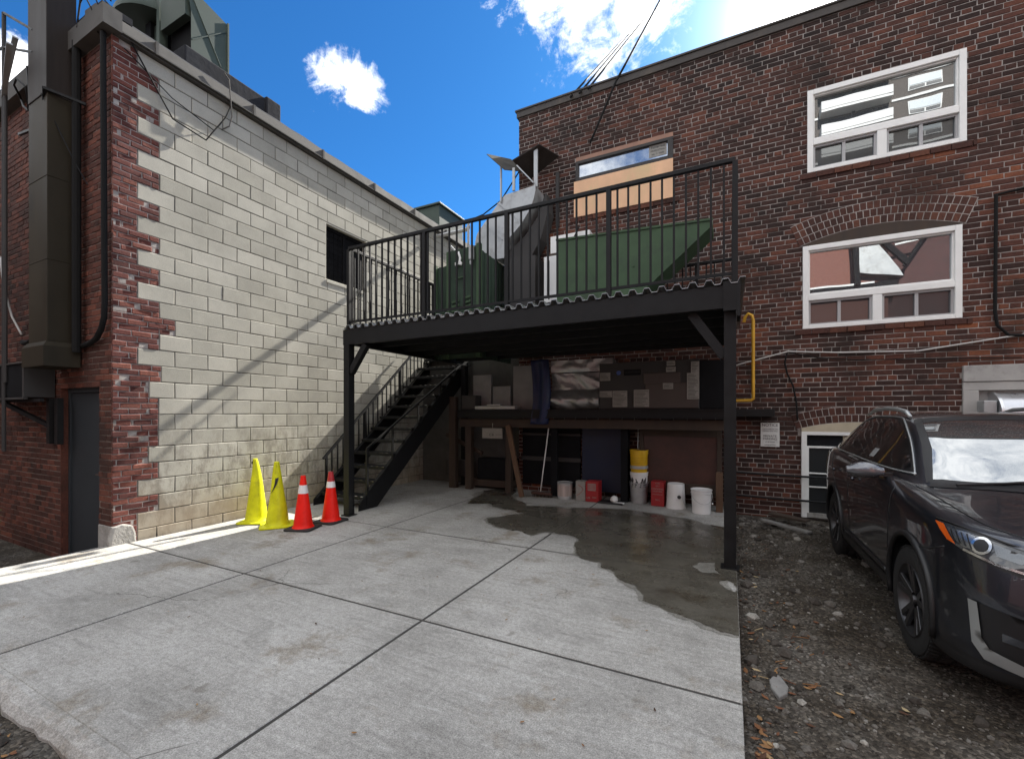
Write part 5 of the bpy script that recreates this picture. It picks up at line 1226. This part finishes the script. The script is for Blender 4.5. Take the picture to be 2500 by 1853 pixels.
# s, z centre, z edge, w top, z shoulder, w shoulder, z mid, w mid, z low, w low, z bottom, w bottom
BS = [(0.00,.80,.79,.40,.72,.50,.60,.56,.42,.56,.27,.50),
      (0.05,.88,.87,.54,.78,.64,.62,.70,.41,.71,.24,.64),
      (0.16,.955,.935,.64,.84,.76,.64,.81,.40,.82,.22,.77),
      (0.38,1.01,.98,.71,.90,.855,.66,.885,.41,.895,.21,.85),
      (0.65,1.055,1.02,.745,.94,.893,.68,.918,.42,.925,.22,.87),
      (0.95,1.095,1.055,.775,.97,.905,.70,.93,.42,.935,.23,.87),
      (1.25,1.125,1.085,.80,1.00,.908,.72,.928,.42,.925,.24,.87),
      (1.60,1.14,1.11,.84,1.03,.910,.74,.925,.43,.915,.25,.86),
      (2.30,1.15,1.13,.855,1.05,.912,.75,.927,.44,.915,.25,.86),
      (3.00,1.16,1.145,.855,1.07,.914,.76,.929,.44,.918,.25,.86),
      (3.50,1.18,1.165,.85,1.09,.915,.77,.932,.45,.930,.25,.87),
      (3.95,1.20,1.18,.83,1.10,.900,.77,.92,.46,.915,.27,.86),
      (4.30,1.20,1.17,.78,1.08,.85,.77,.88,.48,.875,.30,.82),
      (4.50,1.14,1.11,.70,1.03,.76,.76,.80,.50,.80,.36,.74),
      (4.56,1.05,1.03,.60,.98,.66,.76,.70,.52,.70,.42,.66)]
def section(row):
    s,zc,ze,wt,zs,ws,zm,wm,zl,wl,zb,wb = row
    return [(0,zc),(wt*.5,zc-(zc-ze)*.22),(wt*.85,zc-(zc-ze)*.68),(wt,ze),((wt+ws)/2+.012,(ze+zs)/2+.016),(ws,zs),((ws+wm)/2+.006,(zs+zm)/2),(wm,zm),((wm+wl)/2,(zm+zl)/2),(wl,zl),((wl+wb)/2+.02,(zl+zb)/2),(wb,zb),(wb*.5,zb-.0),(0,zb)]
def loft(rows, sec, ns, npt, cap=True):
    g = MB(); secs = [sec(r_) for r_ in rows]; ss = [r_[0] for r_ in rows]; k = len(secs[0]); R_ = []
    for i in range(ns+1):
        t_ = i/ns*(len(rows)-1); s_ = cr([(x,) for x in ss],t_)[0]
        pts = [cr([se[j] for se in secs],t_) for j in range(k)]; half = []
        for q in range(npt+1): half.append(cr(pts,q/npt*(k-1)))
        R_.append((s_,half))
    m = 2*npt
    for s_, half in R_:
        ring = [(max(x,0),z) for x,z in half]
        for x,z in ring: g.v.append((CXC-x,CY0+s_,GZ+z))          # left half in the picture, top to bottom
        for x,z in ring[-2:0:-1]: g.v.append((CXC+x,CY0+s_,GZ+z))  # other half, bottom to top
    for i in range(len(R_)-1):
        for q in range(m):
            a = i*m+q; b = i*m+(q+1)%m; g.f.append((a,b,b+m,a+m))
    g.f.append(tuple(range(m))[::-1]); g.f.append(tuple((len(R_)-1)*m+q for q in range(m)))
    g.m = [0]*len(g.f); return g
AX = [.92,3.50]; WR = .352
def cut_arches(o, rad=.415):
    dg = bpy.context.evaluated_depsgraph_get(); cs = []
    for s_ in AX:
        for sd in (-1,1):
            g = MB(); g.lathe([(rad,-.3),(rad,.3)],(CXC+sd*.86,CY0+s_,GZ+WR+.01),48,'X'); c = build(g,'cutter',m_carblk); cs.append(c)
            md = o.modifiers.new('cut','BOOLEAN'); md.operation = 'DIFFERENCE'; md.object = c; md.solver = 'EXACT'
    dg = bpy.context.evaluated_depsgraph_get(); me = bpy.data.meshes.new_from_object(o.evaluated_get(dg)); o.modifiers.clear(); o.data = me
    for c in cs: bpy.data.objects.remove(c)
    ol = wloc(o)
    while len(me.materials) < 2: me.materials.append(m_carblk)
    me.materials[0] = m_paint; me.materials[1] = m_carblk
    for p in me.polygons:
        w_ = p.center+ol; p.material_index = 0
        for s_ in AX:
            d = math.hypot(w_.y-(CY0+s_), w_.z-(GZ+WR+.01))
            if d < rad+.004 and .5 < abs(w_.x-CXC) and (abs(d-rad) < .006 or abs(w_.x-CXC) < .62): p.material_index = 1
        if w_.z-GZ < .30 and p.normal.z < .5: p.material_index = 1
        p.use_smooth = True
    me.set_sharp_from_angle(angle=R(32))
body = build(loft(BS,section,120,52),'body',m_paint,car,smooth='all'); cut_arches(body)
# cabin: s, z roof, w roof, z belt, w belt
CS = [(1.16,1.095,.62,1.06,.745),(1.30,1.165,.64,1.08,.80),(1.60,1.335,.635,1.10,.842),(1.90,1.485,.615,1.11,.852),(2.15,1.575,.60,1.12,.856),(2.45,1.612,.595,1.13,.858),(2.95,1.622,.588,1.14,.858),(3.45,1.605,.575,1.16,.852),(3.85,1.565,.555,1.17,.835),(4.15,1.49,.54,1.18,.80),(4.35,1.33,.56,1.17,.75),(4.42,1.18,.58,1.15,.70)]
def csec(r_):
    s,zr,wr,zb,wb = r_; d = zr-zb
    return [(0,zr),(wr*.5,zr-.008),(wr*.85,zr-.022),(wr,zr-min(.05,d*.3)),(wr+(wb-wr)*.3,zb+d*.62),(wr+(wb-wr)*.68,zb+d*.3),(wb,zb),(wb-.02,zb-.06),(wb*.5,zb-.08),(0,zb-.08)]
cab = build(loft(CS,csec,90,40),'cabin',m_paint,car,smooth='all')
def bvh_of(*obs):
    vs = []; fs = []
    for o in obs:
        b = len(vs); ol = wloc(o); vs += [v.co+ol for v in o.data.vertices]; fs += [tuple(b+i for i in p.vertices) for p in o.data.polygons]
    return BVHTree.FromPolygons(vs,fs)
TB = bvh_of(body); TC = bvh_of(cab); TA = bvh_of(body,cab)
def patch(name, poly, D, bv, off, mat, parent=car, U=None, Vv=Z, O=(0,0,0), step=.035, smooth=True, add=None):
    """outline given in (u along U, height) projected onto the body along D"""
    D = V(D).normalized(); U = V(U); O = V(O); bm = bmesh.new()
    f = bm.faces.new([bm.verts.new((p[0],p[1],0)) for p in poly])
    us = [p[0] for p in poly]; vs = [p[1] for p in poly]
    for ax, lo, hi in ((0,min(us),max(us)),(1,min(vs),max(vs))):
        k = lo+step
        while k < hi:
            bmesh.ops.bisect_plane(bm, geom=bm.verts[:]+bm.edges[:]+bm.faces[:], plane_co=(k,0,0) if ax == 0 else (0,k,0), plane_no=(1,0,0) if ax == 0 else (0,1,0)); k += step
    bmesh.ops.triangulate(bm, faces=[q for q in bm.faces if len(q.verts) > 4])
    pl = wloc(parent); ok = True
    for v in bm.verts:
        p = O+U*v.co.x+V(Vv)*v.co.y; h = bv.ray_cast(p-D*3, D)
        if h[0] is None: h = bv.find_nearest(p)
        n_ = h[1]; n_ = -n_ if n_.dot(D) > 0 else n_
        v.co = h[0]+n_*off-pl
    me = bpy.data.meshes.new(name); bm.to_mesh(me); bm.free()
    if smooth:
        for p in me.polygons: p.use_smooth = True
    me.materials.append(mat); o = bpy.data.objects.new(name,me); link(o); o.parent = parent; return o
def spl(pts, n=8, closed=True):
    out = []; N = len(pts)
    for i in range(N if closed else N-1):
        a,b,c,d = (pts[(i-1)%N] if closed or i else pts[i]),pts[i],pts[(i+1)%N],(pts[(i+2)%N] if closed or i+2<N else pts[i+1])
        for k in range(n):
            f = k/n; out.append(tuple(.5*(2*q+(-p+r_)*f+(2*p-5*q+4*r_-s_)*f*f+(-p+3*q-3*r_+s_)*f**3) for p,q,r_,s_ in zip(a,b,c,d)))
    if not closed: out.append(tuple(pts[-1]))
    return out
def strip(name, pts, D, bv, off, r, mat, parent=car, U=(0,1,0), O=(0,0,0), n=6):
    D = V(D).normalized(); g = MB(); ps = []
    for u,z in pts:
        p = V(O)+V(U)*u+Z*z; h = bv.ray_cast(p-D*3,D)
        if h[0] is None: h = bv.find_nearest(p)
        nn_ = h[1]; nn_ = -nn_ if nn_.dot(D) > 0 else nn_
        ps.append(h[0]+nn_*off)
    g.tube(ps,r,n); return build(g,name,mat,parent,smooth='all')
y_ = lambda s_: CY0+s_
# side glass (both sides), windscreen, rear screen
for sd in (-1,1):
    D = (-sd,0,0); U = (0,1,0); O = (CXC,0,0)
    fr = [(y_(1.50),GZ+1.165),(y_(1.72),GZ+1.275),(y_(1.98),GZ+1.41),(y_(2.22),GZ+1.505),(y_(2.45),GZ+1.545),(y_(2.72),GZ+1.555),(y_(2.74),GZ+1.175)]
    rr_ = [(y_(2.80),GZ+1.175),(y_(2.79),GZ+1.556),(y_(3.2),GZ+1.55),(y_(3.55),GZ+1.525),(y_(3.68),GZ+1.50),(y_(3.66),GZ+1.195)]
    q_ = [(y_(3.72),GZ+1.20),(y_(3.73),GZ+1.49),(y_(3.95),GZ+1.43),(y_(4.08),GZ+1.34),(y_(4.06),GZ+1.29)]
    sr = [(y_(1.40),GZ+1.14),(y_(1.70),GZ+1.285),(y_(1.97),GZ+1.425),(y_(2.22),GZ+1.525),(y_(2.45),GZ+1.565),(y_(3.2),GZ+1.57),(y_(3.55),GZ+1.545),(y_(3.95),GZ+1.45),(y_(4.13),GZ+1.345),(y_(4.1),GZ+1.26),(y_(3.7),GZ+1.18),(y_(2.76),GZ+1.158),(y_(1.6),GZ+1.148)]
    patch('window_surround',sr,D,TC,.003,m_carblk,U=U,O=O)
    for nm,p in (('door_window',fr),('door_window',rr_),('quarter_window',q_)): patch(nm,p,D,TC,.006,m_glass_c,U=U,O=O)
    strip('chrome_trim',spl([(y_(1.42),GZ+1.14),(y_(1.70),GZ+1.285),(y_(1.97),GZ+1.425),(y_(2.22),GZ+1.527),(y_(2.45),GZ+1.567),(y_(3.2),GZ+1.572),(y_(3.55),GZ+1.547),(y_(3.95),GZ+1.452),(y_(4.13),GZ+1.345)],6,False),D,TC,.006,.007,m_silver,O=O)
    strip('chrome_trim',[(y_(1.42+.05*i),GZ+1.146+.0012*i*.7) for i in range(48)],D,TC,.008,.007,m_silver,O=O)
    # shut lines and handles
    for pts in ([(y_(1.34),GZ+1.05),(y_(1.36),GZ+.8),(y_(1.40),GZ+.5),(y_(1.42),GZ+.33)],[(y_(2.76),GZ+1.13),(y_(2.75),GZ+.8),(y_(2.73),GZ+.5),(y_(2.70),GZ+.33)],[(y_(3.62),GZ+1.15),(y_(3.55),GZ+.95),(y_(3.3),GZ+.75),(y_(3.12),GZ+.6),(y_(3.05),GZ+.4)]):
        strip('shut_line',spl(pts,6,False),D,TB,.0005,.0035,m_carblk,O=O)
    for s_ in (2.62,3.50):
        strip('door_handle',[(y_(s_-.2),GZ+.975),(y_(s_-.17),GZ+.98),(y_(s_-.02),GZ+.985),(y_(s_),GZ+.985)],D,TB,.028,.014,m_paint,O=O,n=8)
    patch('sill_trim',[(y_(1.36),GZ+.20),(y_(1.36),GZ+.36),(y_(3.05),GZ+.36),(y_(3.05),GZ+.20)],D,TB,.006,m_carblk,U=U,O=O)
    strip('sill_moulding',[(y_(1.42+.08*i),GZ+.405) for i in range(20)],D,TB,.006,.013,m_silver if False else m_carblk,O=O)
    for s_ in AX:
        pts = [(y_(s_)+.428*math.cos(a),GZ+WR+.01+.428*math.sin(a)) for a in [R(-12+k*8.5) for k in range(25)]]
        strip('arch_trim',pts,D,TB,.002,.022,m_carblk,O=O,n=6)
    # mirror
    mx = CXC+sd*1.03; mo = MB(); ring = []
    for i in range(13):
        f = i/12; x = CXC+sd*(.895+.235*f); k = math.sin(math.pi*min(max(f,.06),.94))**.45
        for j in range(16):
            a = j*2*math.pi/16; mo.v.append((x, y_(1.62)+.02*f+.062*k*math.cos(a)+.03*f, GZ+1.135+.075*k*math.sin(a)*(1 if math.sin(a)>0 else .75)))
    for i in range(12):
        for j in range(16): mo.f.append((i*16+j,i*16+(j+1)%16,(i+1)*16+(j+1)%16,(i+1)*16+j))
    mo.f += [tuple(range(16))[::-1],tuple(12*16+j for j in range(16))]; mo.m = [0]*len(mo.f)
    build(mo,'mirror',m_paint if sd>0 else M('mirror_cap',(.13,.135,.15),.25,.5,var=.05,bump=0,coat=1),car,smooth=True)
    g = MB(); g.box(min(CXC+sd*.84,CXC+sd*.93),max(CXC+sd*.84,CXC+sd*.93),y_(1.60),y_(1.68),GZ+1.10,GZ+1.13); build(g,'mirror_stalk',m_carblk,car)
    # roof rail
    g = MB(); g.tube([V((CXC+sd*.565,y_(2.25),GZ+1.575)),V((CXC+sd*.575,y_(2.33),GZ+1.62)),V((CXC+sd*.57,y_(2.6),GZ+1.645)),V((CXC+sd*.565,y_(3.0),GZ+1.655)),V((CXC+sd*.55,y_(3.5),GZ+1.64)),V((CXC+sd*.54,y_(3.85),GZ+1.585))],[.012,.02,.02,.02,.02,.012],8); build(g,'roof_rail',m_silver,car,smooth='all')
ws = [(-.70,y_(1.27)),(-.30,y_(1.22)),(.30,y_(1.22)),(.70,y_(1.27)),(.60,y_(1.75)),(.545,y_(2.16)),(.28,y_(2.20)),(-.28,y_(2.20)),(-.545,y_(2.16)),(-.60,y_(1.75))]
patch('windscreen_border',[(x*1.045,y) for x,y in ws],(0,0,-1),TC,.003,m_carblk,U=(1,0,0),Vv=(0,1,0),O=(CXC,0,3),step=.05)
patch('windscreen',[(x*.985,y+.015 if y<y_(1.5) else y-.10) for x,y in ws],(0,0,-1),TC,.006,m_glass_w,U=(1,0,0),Vv=(0,1,0),O=(CXC,0,3),step=.05)
patch('windscreen_shade',[(-.53,y_(2.06)),(.53,y_(2.06)),(.525,y_(2.15)),(.27,y_(2.185)),(-.27,y_(2.185)),(-.525,y_(2.15))],(0,0,-1),TC,.007,m_carblk,U=(1,0,0),Vv=(0,1,0),O=(CXC,0,3),step=.05)
patch('cowl',[(-.74,y_(1.17)),(-.3,y_(1.03)),(.3,y_(1.03)),(.74,y_(1.17)),(.70,y_(1.30)),(.3,y_(1.25)),(-.3,y_(1.25)),(-.70,y_(1.30))],(0,0,-1),TA,.004,m_carblk,U=(1,0,0),Vv=(0,1,0),O=(CXC,0,3))
for pts in ([(-.62,y_(1.19)),(-.2,y_(1.30)),(.1,y_(1.26))],[(.0,y_(1.13)),(.3,y_(1.24)),(.6,y_(1.34))]):
    strip('wiper',spl(pts,6,False),(0,0,-1),TA,.018,.008,m_carblk,O=(CXC,0,3),U=(1,0,0)) if False else None
def topstrip(name, pts, off, r_, mat, bv=TA):
    g = MB(); ps = []
    for x,y in pts:
        h = bv.ray_cast(V((CXC+x,y,4)),V((0,0,-1))); ps.append(h[0]+h[1]*off if h[0] else V((CXC+x,y,GZ+1.1)))
    g.tube(ps,r_,6); return build(g,name,mat,car,smooth='all')
topstrip('wiper',spl([(-.60,y_(1.17)),(-.2,y_(1.25)),(.15,y_(1.22))],6,False),.016,.009,m_carblk)
topstrip('wiper',spl([(.02,y_(1.13)),(.35,y_(1.22)),(.62,y_(1.30))],6,False),.016,.009,m_carblk)
for sd in (-1,1):
    topstrip('bonnet_line',spl([(sd*.80,y_(1.22)),(sd*.775,y_(.95)),(sd*.755,y_(.65)),(sd*.72,y_(.40)),(sd*.62,y_(.22)),(sd*.45,y_(.12))],6,False),.0005,.004,m_carblk,TB)
    # lamps wrap the corner: project along the diagonal
    D = V((-sd*.55,1,-.12)).normalized(); U = V((1,sd*.55,0)).normalized(); O = V((CXC+sd*.675,y_(.25),0))
    def LP(l): return [(u*sd,GZ+z) for u,z in l]
    hl = [(.335,.975),(.22,.955),(.0,.905),(-.25,.855),(-.36,.835),(-.36,.745),(-.2,.765),(.02,.80),(.17,.845),(.25,.885)]
    patch('lamp_surround',LP([(u*1.06-.005,.87+(z-.87)*1.22) for u,z in hl]),D,TB,.003,m_carblk,U=U,O=O,step=.03)
    h_ = patch('headlight',LP(hl),D,TB,.007,m_lens,U=U,O=O,step=.03)
    patch('indicator',LP([(.333,.972),(.285,.962),(.235,.905),(.205,.868),(.25,.885)]),D,TB,.010,m_amber,parent=h_ if False else car,U=U,O=O,step=.02)
    patch('lamp_reflector',LP([(.262,.948),(.16,.935),(.125,.925),(.135,.86),(.17,.862),(.215,.895)]),D,TB,.010,m_lamp,U=U,O=O,step=.02)
    patch('lamp_reflector',LP([(.05,.905),(-.03,.885),(-.10,.868),(-.06,.83),(.03,.848)]),D,TB,.010,M('lamp_grey',(.16,.17,.18),.25,.7,var=.1,bump=0),U=U,O=O,step=.02)
    patch('lamp_reflector',LP([(-.19,.855),(-.36,.818),(-.36,.79),(-.21,.815)]),D,TB,.010,m_lamp,U=U,O=O,step=.02)
    for q in range(4): patch('lamp_rib',LP([(.245-q*.026,.942-q*.004),(.238-q*.026,.941-q*.004),(.205-q*.026,.885-q*.008),(.212-q*.026,.885-q*.008)]),D,TB,.0115,m_carblk,U=U,O=O,step=.03)
    strip('lamp_edge',[(u*sd,GZ+z) for u,z in ((.335,.985),(.22,.966),(.0,.917),(-.25,.867),(-.36,.847))],D,TB,.006,.006,m_carblk,U=U,O=O)
    for (cu,cz,r0,r1,mt) in ((.095,.885,.0,.030,m_carblk),(.095,.885,.036,.043,m_chrome),(-.13,.835,.0,.028,m_carblk),(-.13,.835,.028,.037,m_chrome)):
        ring = [(cu+r1*math.cos(a),cz+r1*math.sin(a)) for a in [k*2*math.pi/24 for k in range(24)]]
        patch('projector_ring' if mt is m_chrome else 'projector_lens',LP(ring if r0 == 0 else ring),D,TB,.0105 if mt is m_chrome else .013,mt,U=U,O=O,step=.02)
    patch('light_bar',LP([(.165,.855),(.02,.812),(-.2,.776),(-.36,.757),(-.36,.745),(-.2,.765),(.02,.80),(.17,.845)]),D,TB,.011,m_chrome,U=U,O=O,step=.03)
    patch('light_bar',LP([(-.08,.88),(-.16,.80),(-.36,.775),(-.36,.787),(-.15,.815),(-.09,.865)]),D,TB,.011,m_chrome,U=U,O=O,step=.03)
    # lower bumper recess with its silver blade
    lr = [(.13,.60),(-.08,.565),(-.40,.53),(-.40,.30),(-.12,.30),(.07,.335),(.115,.40)]
    patch('bumper_recess',LP(lr),D,TB,.004,m_carblk,U=U,O=O,step=.03)
    patch('silver_blade',LP([(.135,.60),(.095,.595),(.075,.42),(.045,.375),(-.12,.33),(-.40,.325),(-.40,.27),(-.12,.28),(.065,.315),(.115,.38)]),D,TB,.012,m_silver,U=U,O=O,step=.03)
    patch('fog_lamp',LP([(.0,.475),(-.09,.46),(-.09,.425),(.0,.435)]),D,TB,.009,m_lens,U=U,O=O,step=.03)
    strip('bumper_line',[(u*sd,GZ+z) for u,z in ((.27,.84),(.36,.80),(.46,.79))],D,TB,.0005,.004,m_carblk,U=U,O=O)
patch('grille',[(-.50,GZ+.84),(.50,GZ+.84),(.46,GZ+.60),(-.46,GZ+.60)],(0,1,0),TB,.006,m_carblk,U=(1,0,0),O=(CXC,0,0))
patch('chrome_wing',[(-.62,GZ+.85),(.62,GZ+.85),(.60,GZ+.80),(.2,GZ+.755),(-.2,GZ+.755),(-.60,GZ+.80)],(0,1,0),TB,.010,m_chrome,U=(1,0,0),O=(CXC,0,0))
patch('lower_intake',[(-.5,GZ+.50),(.5,GZ+.50),(.48,GZ+.30),(-.48,GZ+.30)],(0,1,0),TB,.006,m_carblk,U=(1,0,0),O=(CXC,0,0))
for s_ in (-.46,): pass
# sticker on the side glass
patch('glass_sticker',[(y_(2.28),GZ+1.205),(y_(2.28),GZ+1.28),(y_(2.42),GZ+1.28),(y_(2.42),GZ+1.205)],(1,0,0),TC,.008,M('grey_sticker',(.2,.2,.2),.6,0,var=.2,bump=0),U=(0,1,0),O=(CXC,0,0))
for sd in (-1,1):
    patch('tail_lamp',[(y_(4.16),GZ+.86),(y_(4.16),GZ+1.12),(y_(4.44),GZ+1.12),(y_(4.46),GZ+.86)],(-sd,0,0),TB,.006,M('tail_lens',(.12,.008,.008),.15,0,bump=0,var=.05),U=(0,1,0),O=(CXC,0,0))
# wheels
def wheel(x, y, sd):
    w = thing('wheel',(0,0,0),None,None); w.parent = car; w.location = V((x,y,GZ+WR))-wloc(car)
    o_ = (x,y,GZ+WR)
    g = MB(); k = sd   # outboard is sd*X
    prof = [(.235,-.10),(.31,-.115),(.338,-.105),(.350,-.08),(.352,0),(.350,.08),(.338,.105),(.31,.115),(.24,.105),(.235,.10)]
    g.lathe([(r_,h*k) for r_,h in prof],o_,56,'X',cap=False)
    for i in range(64):
        a = i*2*math.pi/64
        for h_ in (-.075,.0,.075): g.bar((o_[0]+h_*k-.028,o_[1]+.352*math.cos(a),o_[2]+.352*math.sin(a)),(o_[0]+h_*k+.028,o_[1]+.352*math.cos(a+.04),o_[2]+.352*math.sin(a+.04)),.010,.008)
    t_ = build(g,'tyre',m_tyre,w,smooth=True)
    g = MB(); g.lathe([(.238,.105*k),(.232,.112*k),(.215,.09*k),(.20,.03*k),(.19,-.05*k)],o_,56,'X',cap=False); g.lathe([(.0,-.03*k),(.19,-.03*k),(.19,-.05*k),(0,-.05*k)],o_,40,'X',1)
    rim = build(g,'rim',[m_rim,m_carblk],w,smooth=True)
    g = MB()
    for i in range(5):
        a = i*2*math.pi/5+.3
        for q in (-.17,.17):
            c0, c1 = a+q*.9, a+q*1.15
            p0 = V((o_[0]+.075*k,o_[1]+.05*math.cos(c0),o_[2]+.05*math.sin(c0))); p1 = V((o_[0]+.097*k,o_[1]+.225*math.cos(c1),o_[2]+.225*math.sin(c1)))
            g.bar(p0,p1,.040,.022,up=(k,0,0))
        p0 = V((o_[0]+.06*k,o_[1]+.06*math.cos(a),o_[2]+.06*math.sin(a))); p1 = V((o_[0]+.083*k,o_[1]+.225*math.cos(a),o_[2]+.225*math.sin(a))); g.bar(p0,p1,.05,.012,up=(k,0,0))
    build(g,'spoke',m_rim,w,bevel=.004)
    g = MB(); g.lathe([(.0,.098*k),(.03,.098*k),(.034,.09*k),(.034,.06*k)],o_,24,'X'); build(g,'hub_cap',m_rim,w,smooth=True)
for s_ in AX:
    for sd in (-1,1): wheel(CXC+sd*.805,y_(s_),sd)
KY = .91
car.scale = (1,KY,1)
for o in COL.objects:
    if o.parent is car and o.name.startswith('wheel'): o.scale = (1,1/KY,1)
